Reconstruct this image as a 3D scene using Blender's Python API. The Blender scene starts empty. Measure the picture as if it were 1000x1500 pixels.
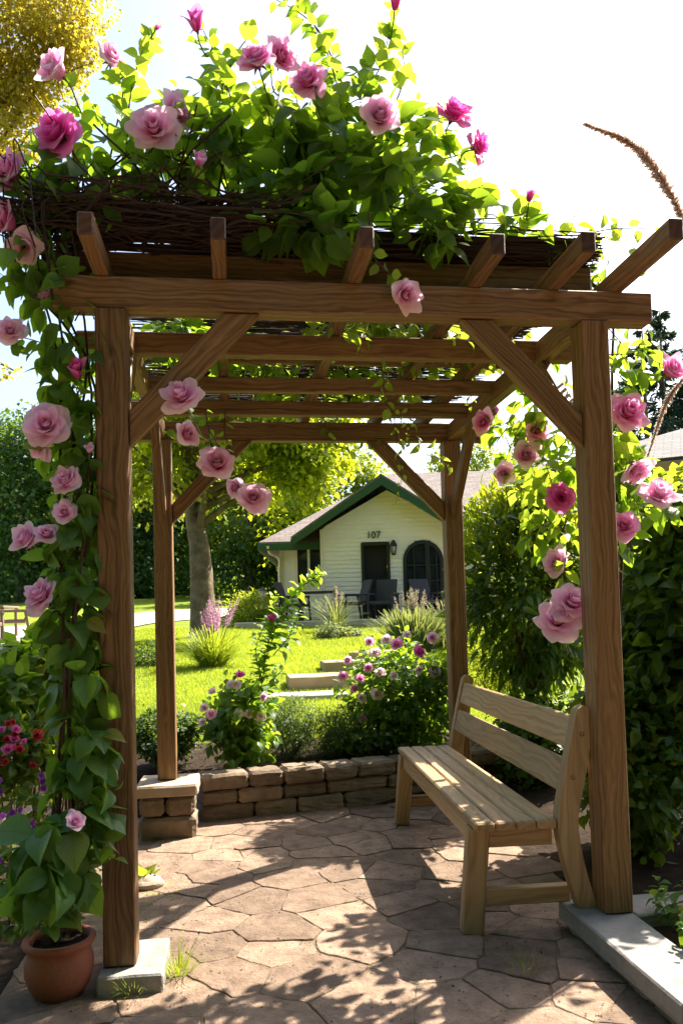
import bpy, bmesh, math, random
import numpy as np
from mathutils import Vector, Matrix
R = math.radians
rng = np.random.default_rng(7)
random.seed(7)
S = bpy.context.scene
COL = S.collection

# ------------------------------------------------------------------ camera
CAM = np.array([0.4516, -2.7687, 1.1914])
YAW, PIT, ROL, FPX, CY = 0.1369, 0.0444, -0.0273, 1159.19, 859.18
Fw = np.array([math.sin(YAW)*math.cos(PIT), math.cos(YAW)*math.cos(PIT), math.sin(PIT)])
Rt = np.array([math.cos(YAW), -math.sin(YAW), 0.0])
Up = np.cross(Rt, Fw)
Rt, Up = math.cos(ROL)*Rt + math.sin(ROL)*Up, -math.sin(ROL)*Rt + math.cos(ROL)*Up
cd = bpy.data.cameras.new('camera'); cam = bpy.data.objects.new('camera', cd); COL.objects.link(cam)
cam.matrix_world = Matrix(((Rt[0], Up[0], -Fw[0], CAM[0]), (Rt[1], Up[1], -Fw[1], CAM[1]), (Rt[2], Up[2], -Fw[2], CAM[2]), (0, 0, 0, 1)))
cd.sensor_fit = 'VERTICAL'; cd.sensor_height = 36; cd.sensor_width = 24
cd.lens = FPX/1500*36; cd.shift_y = (CY-750)/1500
cd.clip_start = 0.05; cd.clip_end = 3000
S.camera = cam

def ray(u, v): return Fw + Rt*(u-500)/FPX - Up*(v-CY)/FPX
def W(u, v, y):
    d = ray(u, v); return CAM + d*(y-CAM[1])/d[1]
def WZ(u, v, z):
    d = ray(u, v); return CAM + d*(z-CAM[2])/d[2]
def DP(u, v, dist): return CAM + ray(u, v)*dist
def dist(p): return float((np.asarray(p)-CAM) @ Fw)
def px(n, p): return n*dist(p)/FPX          # n photo pixels as metres at p

def ground_z(x, y):
    x = np.asarray(x, float); y = np.asarray(y, float)
    lo, hi = 2.30, 2.62
    t = np.clip((y-lo)/(hi-lo), 0, 1); t = t*t*(3-2*t)
    t2 = np.clip((y-0.6)/(3.2-0.6), 0, 1)
    side = np.clip((-0.15-x)/0.6, 0, 1)
    t = t*(1-side)+t2*side
    side2 = np.clip((x-2.1)/0.6, 0, 1)
    t = t*(1-side2)+t2*side2
    yy = np.clip(y, 2.6, 70)
    return 0.25*t - 0.03 + 0.0625*(yy-2.6) + 0.015*np.clip(yy-24, 0, 50)
def T(u, v):
    """where the photo's ray meets the terrain"""
    d = ray(u, v)
    for s in np.arange(3, 120, 0.03):
        p = CAM + d*s
        if p[2] < ground_z(p[0], p[1]): break
    return np.array([p[0], p[1], float(ground_z(p[0], p[1]))])

# ------------------------------------------------------------------ object helpers
ORG = {}
def thing(name, label, cat, loc, group=None):
    o = bpy.data.objects.new(name, None); COL.objects.link(o)
    o.empty_display_size = 0.1
    o.location = tuple(float(c) for c in loc); ORG[o.name] = np.array(loc, float)
    o['label'] = label; o['category'] = cat
    if group: o['group'] = group
    return o
def tag(o, label=None, cat=None, group=None, kind=None):
    for k, v in (('label', label), ('category', cat), ('group', group), ('kind', kind)):
        if v: o[k] = v
    return o

class MB:
    """mesh collector: quads/tris with uv, a random value per vertex and a material index"""
    def __init__(s): s.V = []; s.F = []; s.UV = []; s.RN = []; s.M = []; s.SM = []; s.n = 0
    def add(s, V, F, UV=None, rn=None, m=0, smooth=True):
        V = np.asarray(V, float); F = np.asarray(F, int)
        if F.ndim == 1: F = F[None]
        s.V.append(V); s.F.append(F+s.n)
        s.UV.append(np.zeros((len(V), 2)) if UV is None else np.asarray(UV, float))
        s.RN.append(np.full(len(V), rng.random()) if rn is None else np.broadcast_to(np.asarray(rn, float), (len(V),)))
        s.M.append(np.full(len(F), m)); s.SM.append(np.full(len(F), smooth)); s.n += len(V)
        return s
    def mesh(s, name, mats, off=(0, 0, 0)):
        me = bpy.data.meshes.new(name)
        V = np.concatenate(s.V) - np.asarray(off); UV = np.concatenate(s.UV); RN = np.concatenate(s.RN)
        loops = np.concatenate([f.ravel() for f in s.F]); tot = np.concatenate([np.full(len(f), f.shape[1]) for f in s.F])
        me.vertices.add(len(V)); me.vertices.foreach_set('co', V.astype(np.float32).ravel())
        me.loops.add(len(loops)); me.loops.foreach_set('vertex_index', loops.astype(np.int32))
        me.polygons.add(len(tot)); st = np.zeros(len(tot), np.int32); st[1:] = np.cumsum(tot)[:-1]
        me.polygons.foreach_set('loop_start', st); me.polygons.foreach_set('loop_total', tot.astype(np.int32))
        me.polygons.foreach_set('material_index', np.concatenate(s.M).astype(np.int32))
        me.polygons.foreach_set('use_smooth', np.concatenate(s.SM).astype(bool))
        uv = me.uv_layers.new(name='UVMap'); uv.data.foreach_set('uv', UV[loops].astype(np.float32).ravel())
        a = me.attributes.new('rnd', 'FLOAT', 'POINT'); a.data.foreach_set('value', RN.astype(np.float32))
        for m in (mats if isinstance(mats, (list, tuple)) else [mats]): me.materials.append(m)
        me.update(); me.validate()
        return me
    def obj(s, name, mats, parent=None, loc=None):
        org = ORG.get(parent.name, np.zeros(3)) if parent else (np.asarray(loc, float) if loc is not None else np.zeros(3))
        o = bpy.data.objects.new(name, s.mesh(name, mats, org)); COL.objects.link(o)
        if parent: o.parent = parent
        elif loc is not None: o.location = tuple(float(c) for c in loc)
        ORG[o.name] = org
        return o

def nrm(a): return a/np.maximum(np.linalg.norm(a, axis=-1, keepdims=True), 1e-9)

def bevel_box(mb, c, ax, half, bev=0.004, m=0, mend=None, rn=None, jit=0.0, taper=None):
    """chamfered box; ax = 3 orthonormal rows, grain along ax[0]; UV: u = along, v = around (metres)"""
    c = np.asarray(c, float); ax = np.asarray(ax, float); hx, hy, hz = half
    b = min(bev, min(half)*0.45)
    bm = bmesh.new(); bmesh.ops.create_cube(bm, size=2)
    for v in bm.verts: v.co = (v.co.x*hx, v.co.y*hy, v.co.z*hz)
    bmesh.ops.bevel(bm, geom=bm.edges[:], offset=b, segments=1, profile=0.5, affect='EDGES')
    if jit:
        bmesh.ops.subdivide_edges(bm, edges=[e for e in bm.edges if e.calc_length() > 0.05], cuts=3, use_grid_fill=True)
        for v in bm.verts: v.co += Vector([random.uniform(-jit, jit) for _ in range(3)])
    ou, ov = random.uniform(0, 50), random.uniform(0, 50); rn = random.random() if rn is None else rn
    bm.normal_update()
    for f in bm.faces:
        P = np.array([v.co[:] for v in f.verts]); n = f.normal
        if taper is not None: P = P*np.stack([np.ones(len(P)), 1+taper*P[:, 0]/hx, 1+taper*P[:, 0]/hx], 1)
        k = int(np.argmax([abs(n.x), abs(n.y), abs(n.z)]))
        if k == 0: uv = np.stack([P[:, 1]+ou, P[:, 2]+ov], 1)
        elif k == 1: uv = np.stack([P[:, 0]+ou, P[:, 2]+ov+1], 1)
        else: uv = np.stack([P[:, 0]+ou, P[:, 1]+ov+3], 1)
        mb.add(c+P @ ax, np.arange(len(P)), uv, rn, (mend if (k == 0 and mend is not None) else m), smooth=False)
    bm.free()
    return mb

def timber(mb, a, b, w, h, up=(0, 0, 1), bev=0.004, mend=1):
    """beam from a to b, w across, h along 'up'"""
    a = np.asarray(a, float); b = np.asarray(b, float); L = np.linalg.norm(b-a); x = (b-a)/L
    up = np.asarray(up, float); y = np.cross(up, x); y /= np.linalg.norm(y); z = np.cross(x, y)
    return bevel_box(mb, (a+b)/2, [x, y, z], (L/2, w/2, h/2), bev, 0, mend)

def box(mb, lo, hi, bev=0.005, m=0, jit=0.0, rn=None):
    lo = np.asarray(lo, float); hi = np.asarray(hi, float)
    return bevel_box(mb, (lo+hi)/2, np.eye(3), tuple((hi-lo)/2), bev, m, None, rn, jit)

def tube(mb, pts, rad, n=6, rn=None, m=0, cap=True, wob=0.0):
    P = np.asarray(pts, float); rad = np.broadcast_to(np.asarray(rad, float), (len(P),))
    t = nrm(np.gradient(P, axis=0)); ref = np.array([0.13, 0.31, 0.94]) if abs(t[0][2]) < 0.9 else np.array([0.95, 0.2, 0.1])
    N = []; nv = nrm(np.cross(t[0], ref))
    for k in range(len(P)):
        nv = nrm(nv - t[k]*(nv @ t[k])); N.append(nv)
    N = np.array(N); B = np.cross(t, N); a = np.arange(n)/n*2*np.pi
    rr = rad[:, None, None]*(1+(rng.uniform(-wob, wob, (len(P), n, 1)) if wob else 0))
    V = P[:, None] + rr*(np.cos(a)[None, :, None]*N[:, None]+np.sin(a)[None, :, None]*B[:, None])
    L = np.concatenate([[0], np.cumsum(np.linalg.norm(np.diff(P, axis=0), axis=1))])
    UV = np.stack([np.broadcast_to(L[:, None], (len(P), n)), np.broadcast_to((a/6.283)[None], (len(P), n))*rad.max()*6.3], 2)
    i, j = np.meshgrid(np.arange(len(P)-1), np.arange(n), indexing='ij')
    F = np.stack([i*n+j, i*n+(j+1) % n, (i+1)*n+(j+1) % n, (i+1)*n+j], 2).reshape(-1, 4)
    mb.add(V.reshape(-1, 3), F, UV.reshape(-1, 2), rn, m)
    if cap: mb.add(V[-1], np.arange(n), None, rn, m)
    return mb

def spline(pts, n=16):
    P = np.asarray(pts, float)
    if len(P) < 3: return P[0]+(P[-1]-P[0])*np.linspace(0, 1, n)[:, None]
    Q = np.concatenate([[2*P[0]-P[1]], P, [2*P[-1]-P[-2]]]); out = []
    m = len(P)-1
    for s in np.linspace(0, m-1e-6, n):
        k = int(s); t = s-k; p0, p1, p2, p3 = Q[k:k+4]
        out.append(0.5*((2*p1)+(-p0+p2)*t+(2*p0-5*p1+4*p2-p3)*t*t+(-p0+3*p1-3*p2+p3)*t**3))
    return np.array(out)

def lathe(mb, prof, c, n=40, m=0):
    prof = np.asarray(prof, float); a = np.arange(n)/n*2*np.pi; c = np.asarray(c, float)
    V = np.stack([prof[:, None, 0]*np.cos(a), prof[:, None, 0]*np.sin(a), np.broadcast_to(prof[:, None, 1], (len(prof), n))], 2)+c
    i, j = np.meshgrid(np.arange(len(prof)-1), np.arange(n), indexing='ij')
    F = np.stack([i*n+j, i*n+(j+1) % n, (i+1)*n+(j+1) % n, (i+1)*n+j], 2).reshape(-1, 4)
    return mb.add(V.reshape(-1, 3), F, None, 0.5, m)

def extrude(mb, poly, y0, y1, frame=None, m=0, rn=None):
    """polygon of (x, z) pushed from y0 to y1 (optionally through a frame of axes and origin)"""
    p = np.asarray(poly, float); n = len(p)
    A = np.stack([p[:, 0], np.full(n, y0), p[:, 1]], 1); B = np.stack([p[:, 0], np.full(n, y1), p[:, 1]], 1)
    f = (lambda q: q) if frame is None else frame
    ou = random.uniform(0, 40); rn = random.random() if rn is None else rn
    uva = np.stack([p[:, 1]+ou, p[:, 0]], 1)
    mb.add(f(A), np.arange(n), uva, rn, m, smooth=False); mb.add(f(B), np.arange(n)[::-1], uva, rn, m, smooth=False)
    for i in range(n):
        j = (i+1) % n; q = np.array([A[i], B[i], B[j], A[j]])
        l = math.hypot(*(p[j]-p[i]))
        mb.add(f(q), [0, 1, 2, 3], [[p[i][1]+ou, 5], [p[i][1]+ou, 5+y1-y0], [p[i][1]+ou+l, 5+y1-y0], [p[i][1]+ou+l, 5]], rn, m, smooth=False)
    return mb

# ------------------------------------------------------------------ leaves
def leaf_template(rows=5, width=0.34, fold=0.18, droop=0.2, power=0.8, tip=1.6):
    t = np.linspace(0, 1, rows+1); w = width*np.sin(np.pi*np.clip(t, 0, 1)**power)**0.9
    w = np.where(t > 0.6, w*(1-((t-0.6)/0.4)**tip*0.45), w); w[0] = 0.012; w[-1] = 0.006
    V = []; UV = []
    for k in range(rows+1):
        z = -droop*t[k]**2+0.05*math.sin(3.1*t[k])
        for s in (-1, 0, 1):
            V.append((s*w[k], t[k], z+(fold*w[k] if s else 0))); UV.append((0.5+0.5*s*w[k]/width, t[k]))
    F = []
    for k in range(rows):
        for c in (0, 1): F.append((k*3+c, k*3+c+1, k*3+c+4, k*3+c+3))
    return np.array(V), np.array(F), np.array(UV)
OVATE = leaf_template(6, 0.36, 0.22, 0.24, 0.78)
OVATE2 = leaf_template(4, 0.33, 0.25, 0.22, 0.85)
LANCE = leaf_template(3, 0.16, 0.3, 0.22, 0.85)
SMALL = leaf_template(2, 0.34, 0.25, 0.15, 0.9)
CARD = (np.array([(-.4, .5, .06), (0, 0, 0), (.4, .5, .06), (0, 1, -.1)]), np.array([(0, 1, 2, 3)]), np.array([(0, .5), (.5, 0), (1, .5), (.5, 1)]))

def put_leaves(mb, tm, P, D, N, sc, m=0, rn=None):
    V0, F0, U0 = tm; P = np.asarray(P, float); k = len(P)
    if k == 0: return mb
    D = nrm(np.asarray(D, float)); N = np.asarray(N, float); N = nrm(N-D*(N*D).sum(1, keepdims=True)); X = np.cross(D, N)
    sc = np.broadcast_to(np.asarray(sc, float), (k,))
    wj = rng.uniform(0.85, 1.2, k)
    V = P[:, None]+sc[:, None, None]*(V0[None, :, 0:1]*X[:, None]*wj[:, None, None]+V0[None, :, 1:2]*D[:, None]+V0[None, :, 2:3]*N[:, None]*rng.uniform(0.2, 1.8, k)[:, None, None])
    F = F0[None]+(np.arange(k)*len(V0))[:, None, None]
    rn = rng.random(k) if rn is None else np.asarray(rn)
    mb.add(V.reshape(-1, 3), F.reshape(-1, F0.shape[1]), np.tile(U0, (k, 1)), np.repeat(rn, len(V0)), m)
    return mb

def rand_dir(k): return nrm(rng.normal(size=(k, 3)))

def clump(mb, tm, c, r, n, size, hollow=0.3, up=0.8, out=0.7, droop=0.25, m=0, lump=0, rn=None):
    """n leaves in an ellipsoid; lump > 0 gathers them in that many twig tips"""
    c = np.asarray(c, float); r = np.broadcast_to(np.asarray(r, float), (3,))
    if lump:
        q = rand_dir(lump)*(hollow+(1-hollow)*rng.random((lump, 1))**0.6)
        k = rng.integers(0, lump, n); d0 = q[k]+rng.normal(size=(n, 3))*0.9/lump**0.42
        rn = np.clip(rng.random(lump)[k]*0.7+rng.random(n)*0.3, 0, 1) if rn is None else rn
    else: d0 = rand_dir(n)*(hollow+(1-hollow)*rng.random((n, 1))**0.5)
    P = c+d0*r
    o = nrm(d0)
    D = out*o+rand_dir(n)*0.75+np.array([0, 0, -droop])
    N = np.array([0, 0, up])+0.5*o+rand_dir(n)*0.55
    return put_leaves(mb, tm, P, D, N, size*rng.uniform(0.65, 1.25, n), m, rn)

def shoot(mb, sb, tm, pts, n, size, rad=0.004, spread=1.0, start=0.1, m=0, taper=True, sm=0):
    """a stem with alternating leaves"""
    C = spline(pts, max(12, n)); 
    if sb is not None: tube(sb, C, np.linspace(rad, rad*0.4, len(C)), 5, m=sm)
    s = np.linspace(start, 1, n)*(len(C)-1); i = np.clip(s.astype(int), 0, len(C)-2); f = (s-i)[:, None]
    P = C[i]*(1-f)+C[i+1]*f; t = nrm(C[i+1]-C[i])
    a = np.arange(n)*2.4+rng.uniform(0, 6)
    ref = nrm(np.cross(t, np.array([0.3, 0.2, 0.93]))); b2 = np.cross(t, ref)
    rad_ = np.cos(a)[:, None]*ref+np.sin(a)[:, None]*b2
    D = rad_*spread+t*0.55+rand_dir(n)*0.25+np.array([0, 0, -0.15]); N = t*0.7+np.array([0, 0, 0.8])+rand_dir(n)*0.4
    sz = size*rng.uniform(0.7, 1.2, n)
    if taper: sz = sz*np.interp(np.linspace(0, 1, n), [0, 0.7, 1], [1, 0.95, 0.5])
    put_leaves(mb, tm, P+rad_*rad*2, D, N, sz, m)
    return C

# ------------------------------------------------------------------ materials
def mat(name):
    m = bpy.data.materials.new(name); m.use_nodes = True; nt = m.node_tree; nt.nodes.clear()
    out = nt.nodes.new('ShaderNodeOutputMaterial'); return m, nt, out
def nd(nt, t, **k):
    n = nt.nodes.new(t)
    for a, v in k.items():
        if a in n.inputs.keys(): n.inputs[a].default_value = v
        else: setattr(n, a, v)
    return n
def lk(nt, a, b): nt.links.new(a, b)
def ramp(nt, fac, stops):
    r = nt.nodes.new('ShaderNodeValToRGB'); e = r.color_ramp.elements
    while len(e) < len(stops): e.new(0.5)
    for x, (p, c) in zip(e, stops): x.position = p; x.color = (*c, 1)
    lk(nt, fac, r.inputs['Fac']); return r.outputs['Color']
def mixc(nt, fac, a, b, mode='MIX'):
    n = nt.nodes.new('ShaderNodeMix'); n.data_type = 'RGBA'; n.blend_type = mode
    for s, i in ((fac, 0), (a, 6), (b, 7)):
        if isinstance(s, (int, float)): n.inputs[i].default_value = s
        elif isinstance(s, tuple): n.inputs[i].default_value = (*s, 1)
        else: lk(nt, s, n.inputs[i])
    return n.outputs[2]
def math_(nt, op, a, b=0.0, clamp=False):
    n = nt.nodes.new('ShaderNodeMath'); n.operation = op; n.use_clamp = clamp
    for i, s in enumerate((a, b)):
        if isinstance(s, (int, float)): n.inputs[i].default_value = s
        else: lk(nt, s, n.inputs[i])
    return n.outputs[0]
def noise(nt, vec, scale, detail=4, rough=0.55, dim='3D', dist=0.0):
    n = nd(nt, 'ShaderNodeTexNoise'); n.inputs['Scale'].default_value = scale; n.inputs['Detail'].default_value = detail
    n.inputs['Roughness'].default_value = rough; n.inputs['Distortion'].default_value = dist
    if vec is not None: lk(nt, vec, n.inputs['Vector'])
    return n.outputs['Fac']
def mapping(nt, vec, scale=(1, 1, 1)):
    n = nd(nt, 'ShaderNodeMapping'); n.inputs['Scale'].default_value = scale; lk(nt, vec, n.inputs['Vector']); return n.outputs['Vector']
def bump(nt, h, dist, strength=1.0):
    n = nd(nt, 'ShaderNodeBump'); n.inputs['Strength'].default_value = strength; n.inputs['Distance'].default_value = dist
    lk(nt, h, n.inputs['Height']); return n.outputs['Normal']
def principled(nt, out, col, rough=0.6, normal=None, spec=0.4, metal=0.0):
    p = nd(nt, 'ShaderNodeBsdfPrincipled')
    if isinstance(col, tuple): p.inputs['Base Color'].default_value = (*col, 1)
    else: lk(nt, col, p.inputs['Base Color'])
    if isinstance(rough, (int, float)): p.inputs['Roughness'].default_value = rough
    else: lk(nt, rough, p.inputs['Roughness'])
    p.inputs['Specular IOR Level'].default_value = spec; p.inputs['Metallic'].default_value = metal
    if normal is not None: lk(nt, normal, p.inputs['Normal'])
    if out is not None: lk(nt, p.outputs[0], out.inputs[0])
    return p
def rnd(nt):
    n = nd(nt, 'ShaderNodeAttribute'); n.attribute_name = 'rnd'; return n.outputs['Fac']
def uvn(nt): return nd(nt, 'ShaderNodeTexCoord').outputs['UV']
def objc(nt): return nd(nt, 'ShaderNodeTexCoord').outputs['Object']
def pos(nt): return nd(nt, 'ShaderNodeNewGeometry').outputs['Position']

def leaf_mat(name, dark, mid, light, trans, tf=0.45, rough=0.45, veins=False, spec=0.35, aged=(0.30, 0.20, 0.035)):
    m, nt, out = mat(name); r = rnd(nt)
    col = ramp(nt, r, [(0, dark), (0.55, mid), (0.955, light), (0.985, aged)])
    tr = ramp(nt, r, [(0, tuple(c*0.75 for c in trans)), (1, trans)])
    nor = None
    uv = uvn(nt)
    if veins:
        sp = nd(nt, 'ShaderNodeSeparateXYZ'); lk(nt, uv, sp.inputs[0])
        au = math_(nt, 'ABSOLUTE', math_(nt, 'SUBTRACT', sp.outputs[0], 0.5))
        ph = math_(nt, 'SUBTRACT', math_(nt, 'MULTIPLY', sp.outputs[1], 52.0), math_(nt, 'MULTIPLY', au, 34.0))
        sv = math_(nt, 'POWER', math_(nt, 'ABSOLUTE', math_(nt, 'COSINE', math_(nt, 'MULTIPLY', ph, 0.5))), 14.0)
        mr = math_(nt, 'SUBTRACT', 1.0, math_(nt, 'MULTIPLY', au, 22.0), True)
        vn = math_(nt, 'MAXIMUM', math_(nt, 'MULTIPLY', sv, 0.45), mr)
        col = mixc(nt, math_(nt, 'MULTIPLY', vn, 0.4), col, light)
        tr = mixc(nt, math_(nt, 'MULTIPLY', vn, 0.55), tr, tuple(c*0.45 for c in trans))
        nor = bump(nt, vn, -0.0015, 0.6)
    n2 = noise(nt, pos(nt), 40, 2)
    col = mixc(nt, 0.35, col, ramp(nt, n2, [(0.3, dark), (0.7, light)]))
    p = principled(nt, None, col, rough, nor, spec)
    t = nd(nt, 'ShaderNodeBsdfTranslucent'); lk(nt, tr, t.inputs['Color'])
    mx = nd(nt, 'ShaderNodeMixShader'); mx.inputs[0].default_value = tf
    lk(nt, p.outputs[0], mx.inputs[1]); lk(nt, t.outputs[0], mx.inputs[2]); lk(nt, mx.outputs[0], out.inputs[0])
    return m

def wood_mat(name, dark, mid, light, scale=1.0, rough=0.55, end=None, blot=0.5, figure=1.7):
    m, nt, out = mat(name); uv = uvn(nt); r = rnd(nt)
    if end is None:
        warp = noise(nt, mapping(nt, uv, (1.3, 5, 1)), 1.6*scale, 3)
        v2 = mapping(nt, uv, (0.55, 26, 1))
        comb = nd(nt, 'ShaderNodeVectorMath'); comb.operation = 'ADD'
        cx = nd(nt, 'ShaderNodeCombineXYZ'); lk(nt, math_(nt, 'MULTIPLY', warp, figure), cx.inputs[1]); lk(nt, v2, comb.inputs[0]); lk(nt, cx.outputs[0], comb.inputs[1])
        wv = nd(nt, 'ShaderNodeTexWave'); wv.wave_type = 'BANDS'; wv.bands_direction = 'Y'
        wv.inputs['Scale'].default_value = 0.62*scale; wv.inputs['Distortion'].default_value = 1.6; wv.inputs['Detail'].default_value = 3
        lk(nt, comb.outputs[0], wv.inputs['Vector'])
        fib = noise(nt, mapping(nt, uv, (3.5, 160, 1)), 1.5, 5, 0.65)
        blt = noise(nt, mapping(nt, uv, (1.1, 3.5, 1)), 1.7, 4)
        # irregular growth bands: stretched noise, broken by a faint wave
        vv = nd(nt, 'ShaderNodeVectorMath'); vv.operation = 'ADD'; cy_ = nd(nt, 'ShaderNodeCombineXYZ'); lk(nt, math_(nt, 'MULTIPLY', warp, figure), cy_.inputs[1])
        lk(nt, mapping(nt, uv, (0.35, 62*scale, 1)), vv.inputs[0]); lk(nt, cy_.outputs[0], vv.inputs[1])
        band = noise(nt, vv.outputs[0], 1.0, 3, 0.6)
        g = math_(nt, 'ADD', math_(nt, 'ADD', math_(nt, 'MULTIPLY', wv.outputs['Fac'], 0.13), math_(nt, 'MULTIPLY', band, 0.62)), math_(nt, 'MULTIPLY', fib, 0.28))
        col = ramp(nt, g, [(0.36, dark), (0.52, mid), (0.68, light)])
        col = mixc(nt, math_(nt, 'MULTIPLY', math_(nt, 'SUBTRACT', blt, 0.42, True), blot*2.2), col, tuple(c*0.55 for c in mid))
        # knots
        vo = nd(nt, 'ShaderNodeTexVoronoi'); vo.inputs['Scale'].default_value = 1.0; lk(nt, mapping(nt, uv, (1.7, 5.5, 1)), vo.inputs['Vector'])
        kn = math_(nt, 'SUBTRACT', 1.0, math_(nt, 'MULTIPLY', vo.outputs['Distance'], 9.0), True)
        col = mixc(nt, math_(nt, 'MULTIPLY', kn, 0.75), col, tuple(c*0.35 for c in dark))
        h = math_(nt, 'ADD', g, math_(nt, 'MULTIPLY', fib, 0.6))
    else:
        d = noise(nt, uv, 60, 4); vl = nd(nt, 'ShaderNodeVectorMath'); vl.operation = 'LENGTH'
        fr = nd(nt, 'ShaderNodeVectorMath'); fr.operation = 'FRACTION'; lk(nt, mapping(nt, uv, (3, 3, 1)), fr.inputs[0]); lk(nt, fr.outputs[0], vl.inputs[0])
        rg = math_(nt, 'SINE', math_(nt, 'MULTIPLY', vl.outputs['Value'], 70.0))
        col = mixc(nt, math_(nt, 'ADD', math_(nt, 'MULTIPLY', rg, 0.2), math_(nt, 'MULTIPLY', d, 0.5)), end[0], end[1]); h = d
    col = mixc(nt, math_(nt, 'MULTIPLY', r, 0.3), col, mid)
    hs = nd(nt, 'ShaderNodeHueSaturation'); lk(nt, col, hs.inputs['Color']); lk(nt, math_(nt, 'ADD', math_(nt, 'MULTIPLY', r, 0.35), 0.83), hs.inputs['Value'])
    principled(nt, out, hs.outputs[0], rough, bump(nt, h, 0.002, 0.55), 0.3)
    return m

def rough_mat(name, cols, scale=6, rough=0.85, bd=0.004, bs=40, var=0.3, spec=0.25, coord='pos', speck=0.0):
    m, nt, out = mat(name); p = pos(nt) if coord == 'pos' else objc(nt)
    n1 = noise(nt, p, scale, 6, 0.6); n2 = noise(nt, p, bs, 6, 0.65)
    col = ramp(nt, n1, [(0.28+0.44*i/(len(cols)-1), c) for i, c in enumerate(cols)])
    col = mixc(nt, math_(nt, 'MULTIPLY', n2, 0.5), col, tuple(c*0.55 for c in cols[0]))
    hs = nd(nt, 'ShaderNodeHueSaturation'); lk(nt, col, hs.inputs['Color']); lk(nt, math_(nt, 'ADD', math_(nt, 'MULTIPLY', rnd(nt), var*2), 1-var), hs.inputs['Value'])
    h = math_(nt, 'ADD', math_(nt, 'MULTIPLY', n1, 0.5), n2)
    principled(nt, out, hs.outputs[0], rough, bump(nt, h, bd, 0.8), spec)
    return m
def plain_mat(name, col, rough=0.5, spec=0.4, metal=0.0, var=0.25, sc=30):
    m, nt, out = mat(name); n = noise(nt, pos(nt), sc, 4)
    c = mixc(nt, n, tuple(x*(1-var) for x in col), tuple(min(1, x*(1+var)) for x in col))
    principled(nt, out, c, rough, bump(nt, n, 0.001, 0.3), spec, metal); return m

M = {}
M['wood'] = wood_mat('stained_timber', (0.075, 0.040, 0.017), (0.205, 0.117, 0.052), (0.31, 0.19, 0.095), figure=4.0)
M['wood_end'] = wood_mat('stained_timber_end', (.1, .05, .03), (.12, .06, .04), (.2, .1, .06), end=((0.05, 0.026, 0.02), (0.15, 0.08, 0.06)))
M['bench'] = wood_mat('pale_pine', (0.27, 0.165, 0.08), (0.42, 0.285, 0.155), (0.50, 0.355, 0.205), scale=0.6, rough=0.5, blot=0.25, figure=7.0)
M['bench_end'] = wood_mat('pale_pine_end', (.3, .2, .1), (.4, .27, .15), (.5, .3, .2), end=((0.28, 0.17, 0.09), (0.48, 0.32, 0.18)))
M['rose_leaf'] = leaf_mat('rose_leaf', (0.034, 0.105, 0.02), (0.06, 0.16, 0.03), (0.105, 0.22, 0.05), (0.40, 0.62, 0.03), 0.54, 0.42, True)
M['rose_leaf_pale'] = leaf_mat('young_rose_leaf', (0.06, 0.14, 0.02), (0.10, 0.2, 0.03), (0.16, 0.26, 0.05), (0.52, 0.68, 0.05), 0.56, 0.42, True)
M['pot_leaf'] = leaf_mat('pot_rose_leaf', (0.045, 0.13, 0.03), (0.075, 0.195, 0.042), (0.125, 0.26, 0.06), (0.32, 0.54, 0.03), 0.44, 0.4, True)
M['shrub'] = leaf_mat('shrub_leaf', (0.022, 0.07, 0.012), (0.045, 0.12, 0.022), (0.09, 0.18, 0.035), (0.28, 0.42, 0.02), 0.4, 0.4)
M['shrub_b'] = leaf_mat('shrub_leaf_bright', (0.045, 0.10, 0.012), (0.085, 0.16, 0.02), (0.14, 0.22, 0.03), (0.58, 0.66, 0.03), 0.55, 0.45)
M['box'] = leaf_mat('hedge_leaf', (0.02, 0.055, 0.014), (0.045, 0.10, 0.02), (0.08, 0.15, 0.03), (0.25, 0.36, 0.03), 0.35, 0.5)
M['maple'] = leaf_mat('maple_leaf', (0.05, 0.12, 0.012), (0.10, 0.19, 0.018), (0.17, 0.26, 0.03), (0.72, 0.80, 0.03), 0.68, 0.5)
M['yellow'] = leaf_mat('yellow_leaf', (0.16, 0.15, 0.02), (0.30, 0.25, 0.025), (0.40, 0.33, 0.04), (0.72, 0.60, 0.05), 0.5, 0.5)
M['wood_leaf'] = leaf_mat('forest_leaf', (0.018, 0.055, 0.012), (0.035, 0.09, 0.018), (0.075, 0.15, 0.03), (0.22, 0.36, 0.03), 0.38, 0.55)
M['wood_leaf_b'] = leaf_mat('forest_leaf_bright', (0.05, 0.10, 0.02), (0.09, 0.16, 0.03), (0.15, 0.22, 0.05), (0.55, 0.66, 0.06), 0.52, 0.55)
M['conifer'] = leaf_mat('conifer_needle', (0.02, 0.05, 0.03), (0.035, 0.075, 0.045), (0.06, 0.10, 0.06), (0.08, 0.14, 0.06), 0.2, 0.6)
M['blade'] = leaf_mat('grass_blade', (0.11, 0.19, 0.014), (0.18, 0.265, 0.02), (0.27, 0.33, 0.035), (0.55, 0.66, 0.04), 0.45, 0.5)
M['sage'] = leaf_mat('sage_leaf', (0.08, 0.13, 0.05), (0.13, 0.18, 0.07), (0.2, 0.26, 0.11), (0.36, 0.42, 0.1), 0.4, 0.6)
M['stem'] = plain_mat('green_stem', (0.09, 0.14, 0.035), 0.5)
M['cane'] = plain_mat('woody_cane', (0.055, 0.03, 0.018), 0.75)
M['twig'] = plain_mat('dark_brushwood', (0.035, 0.018, 0.013), 0.65, var=0.6, sc=60)
M['bark'] = rough_mat('bark', [(0.09, 0.065, 0.042), (0.19, 0.14, 0.09), (0.30, 0.235, 0.16)], 5, 0.9, 0.03, 14)
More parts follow.
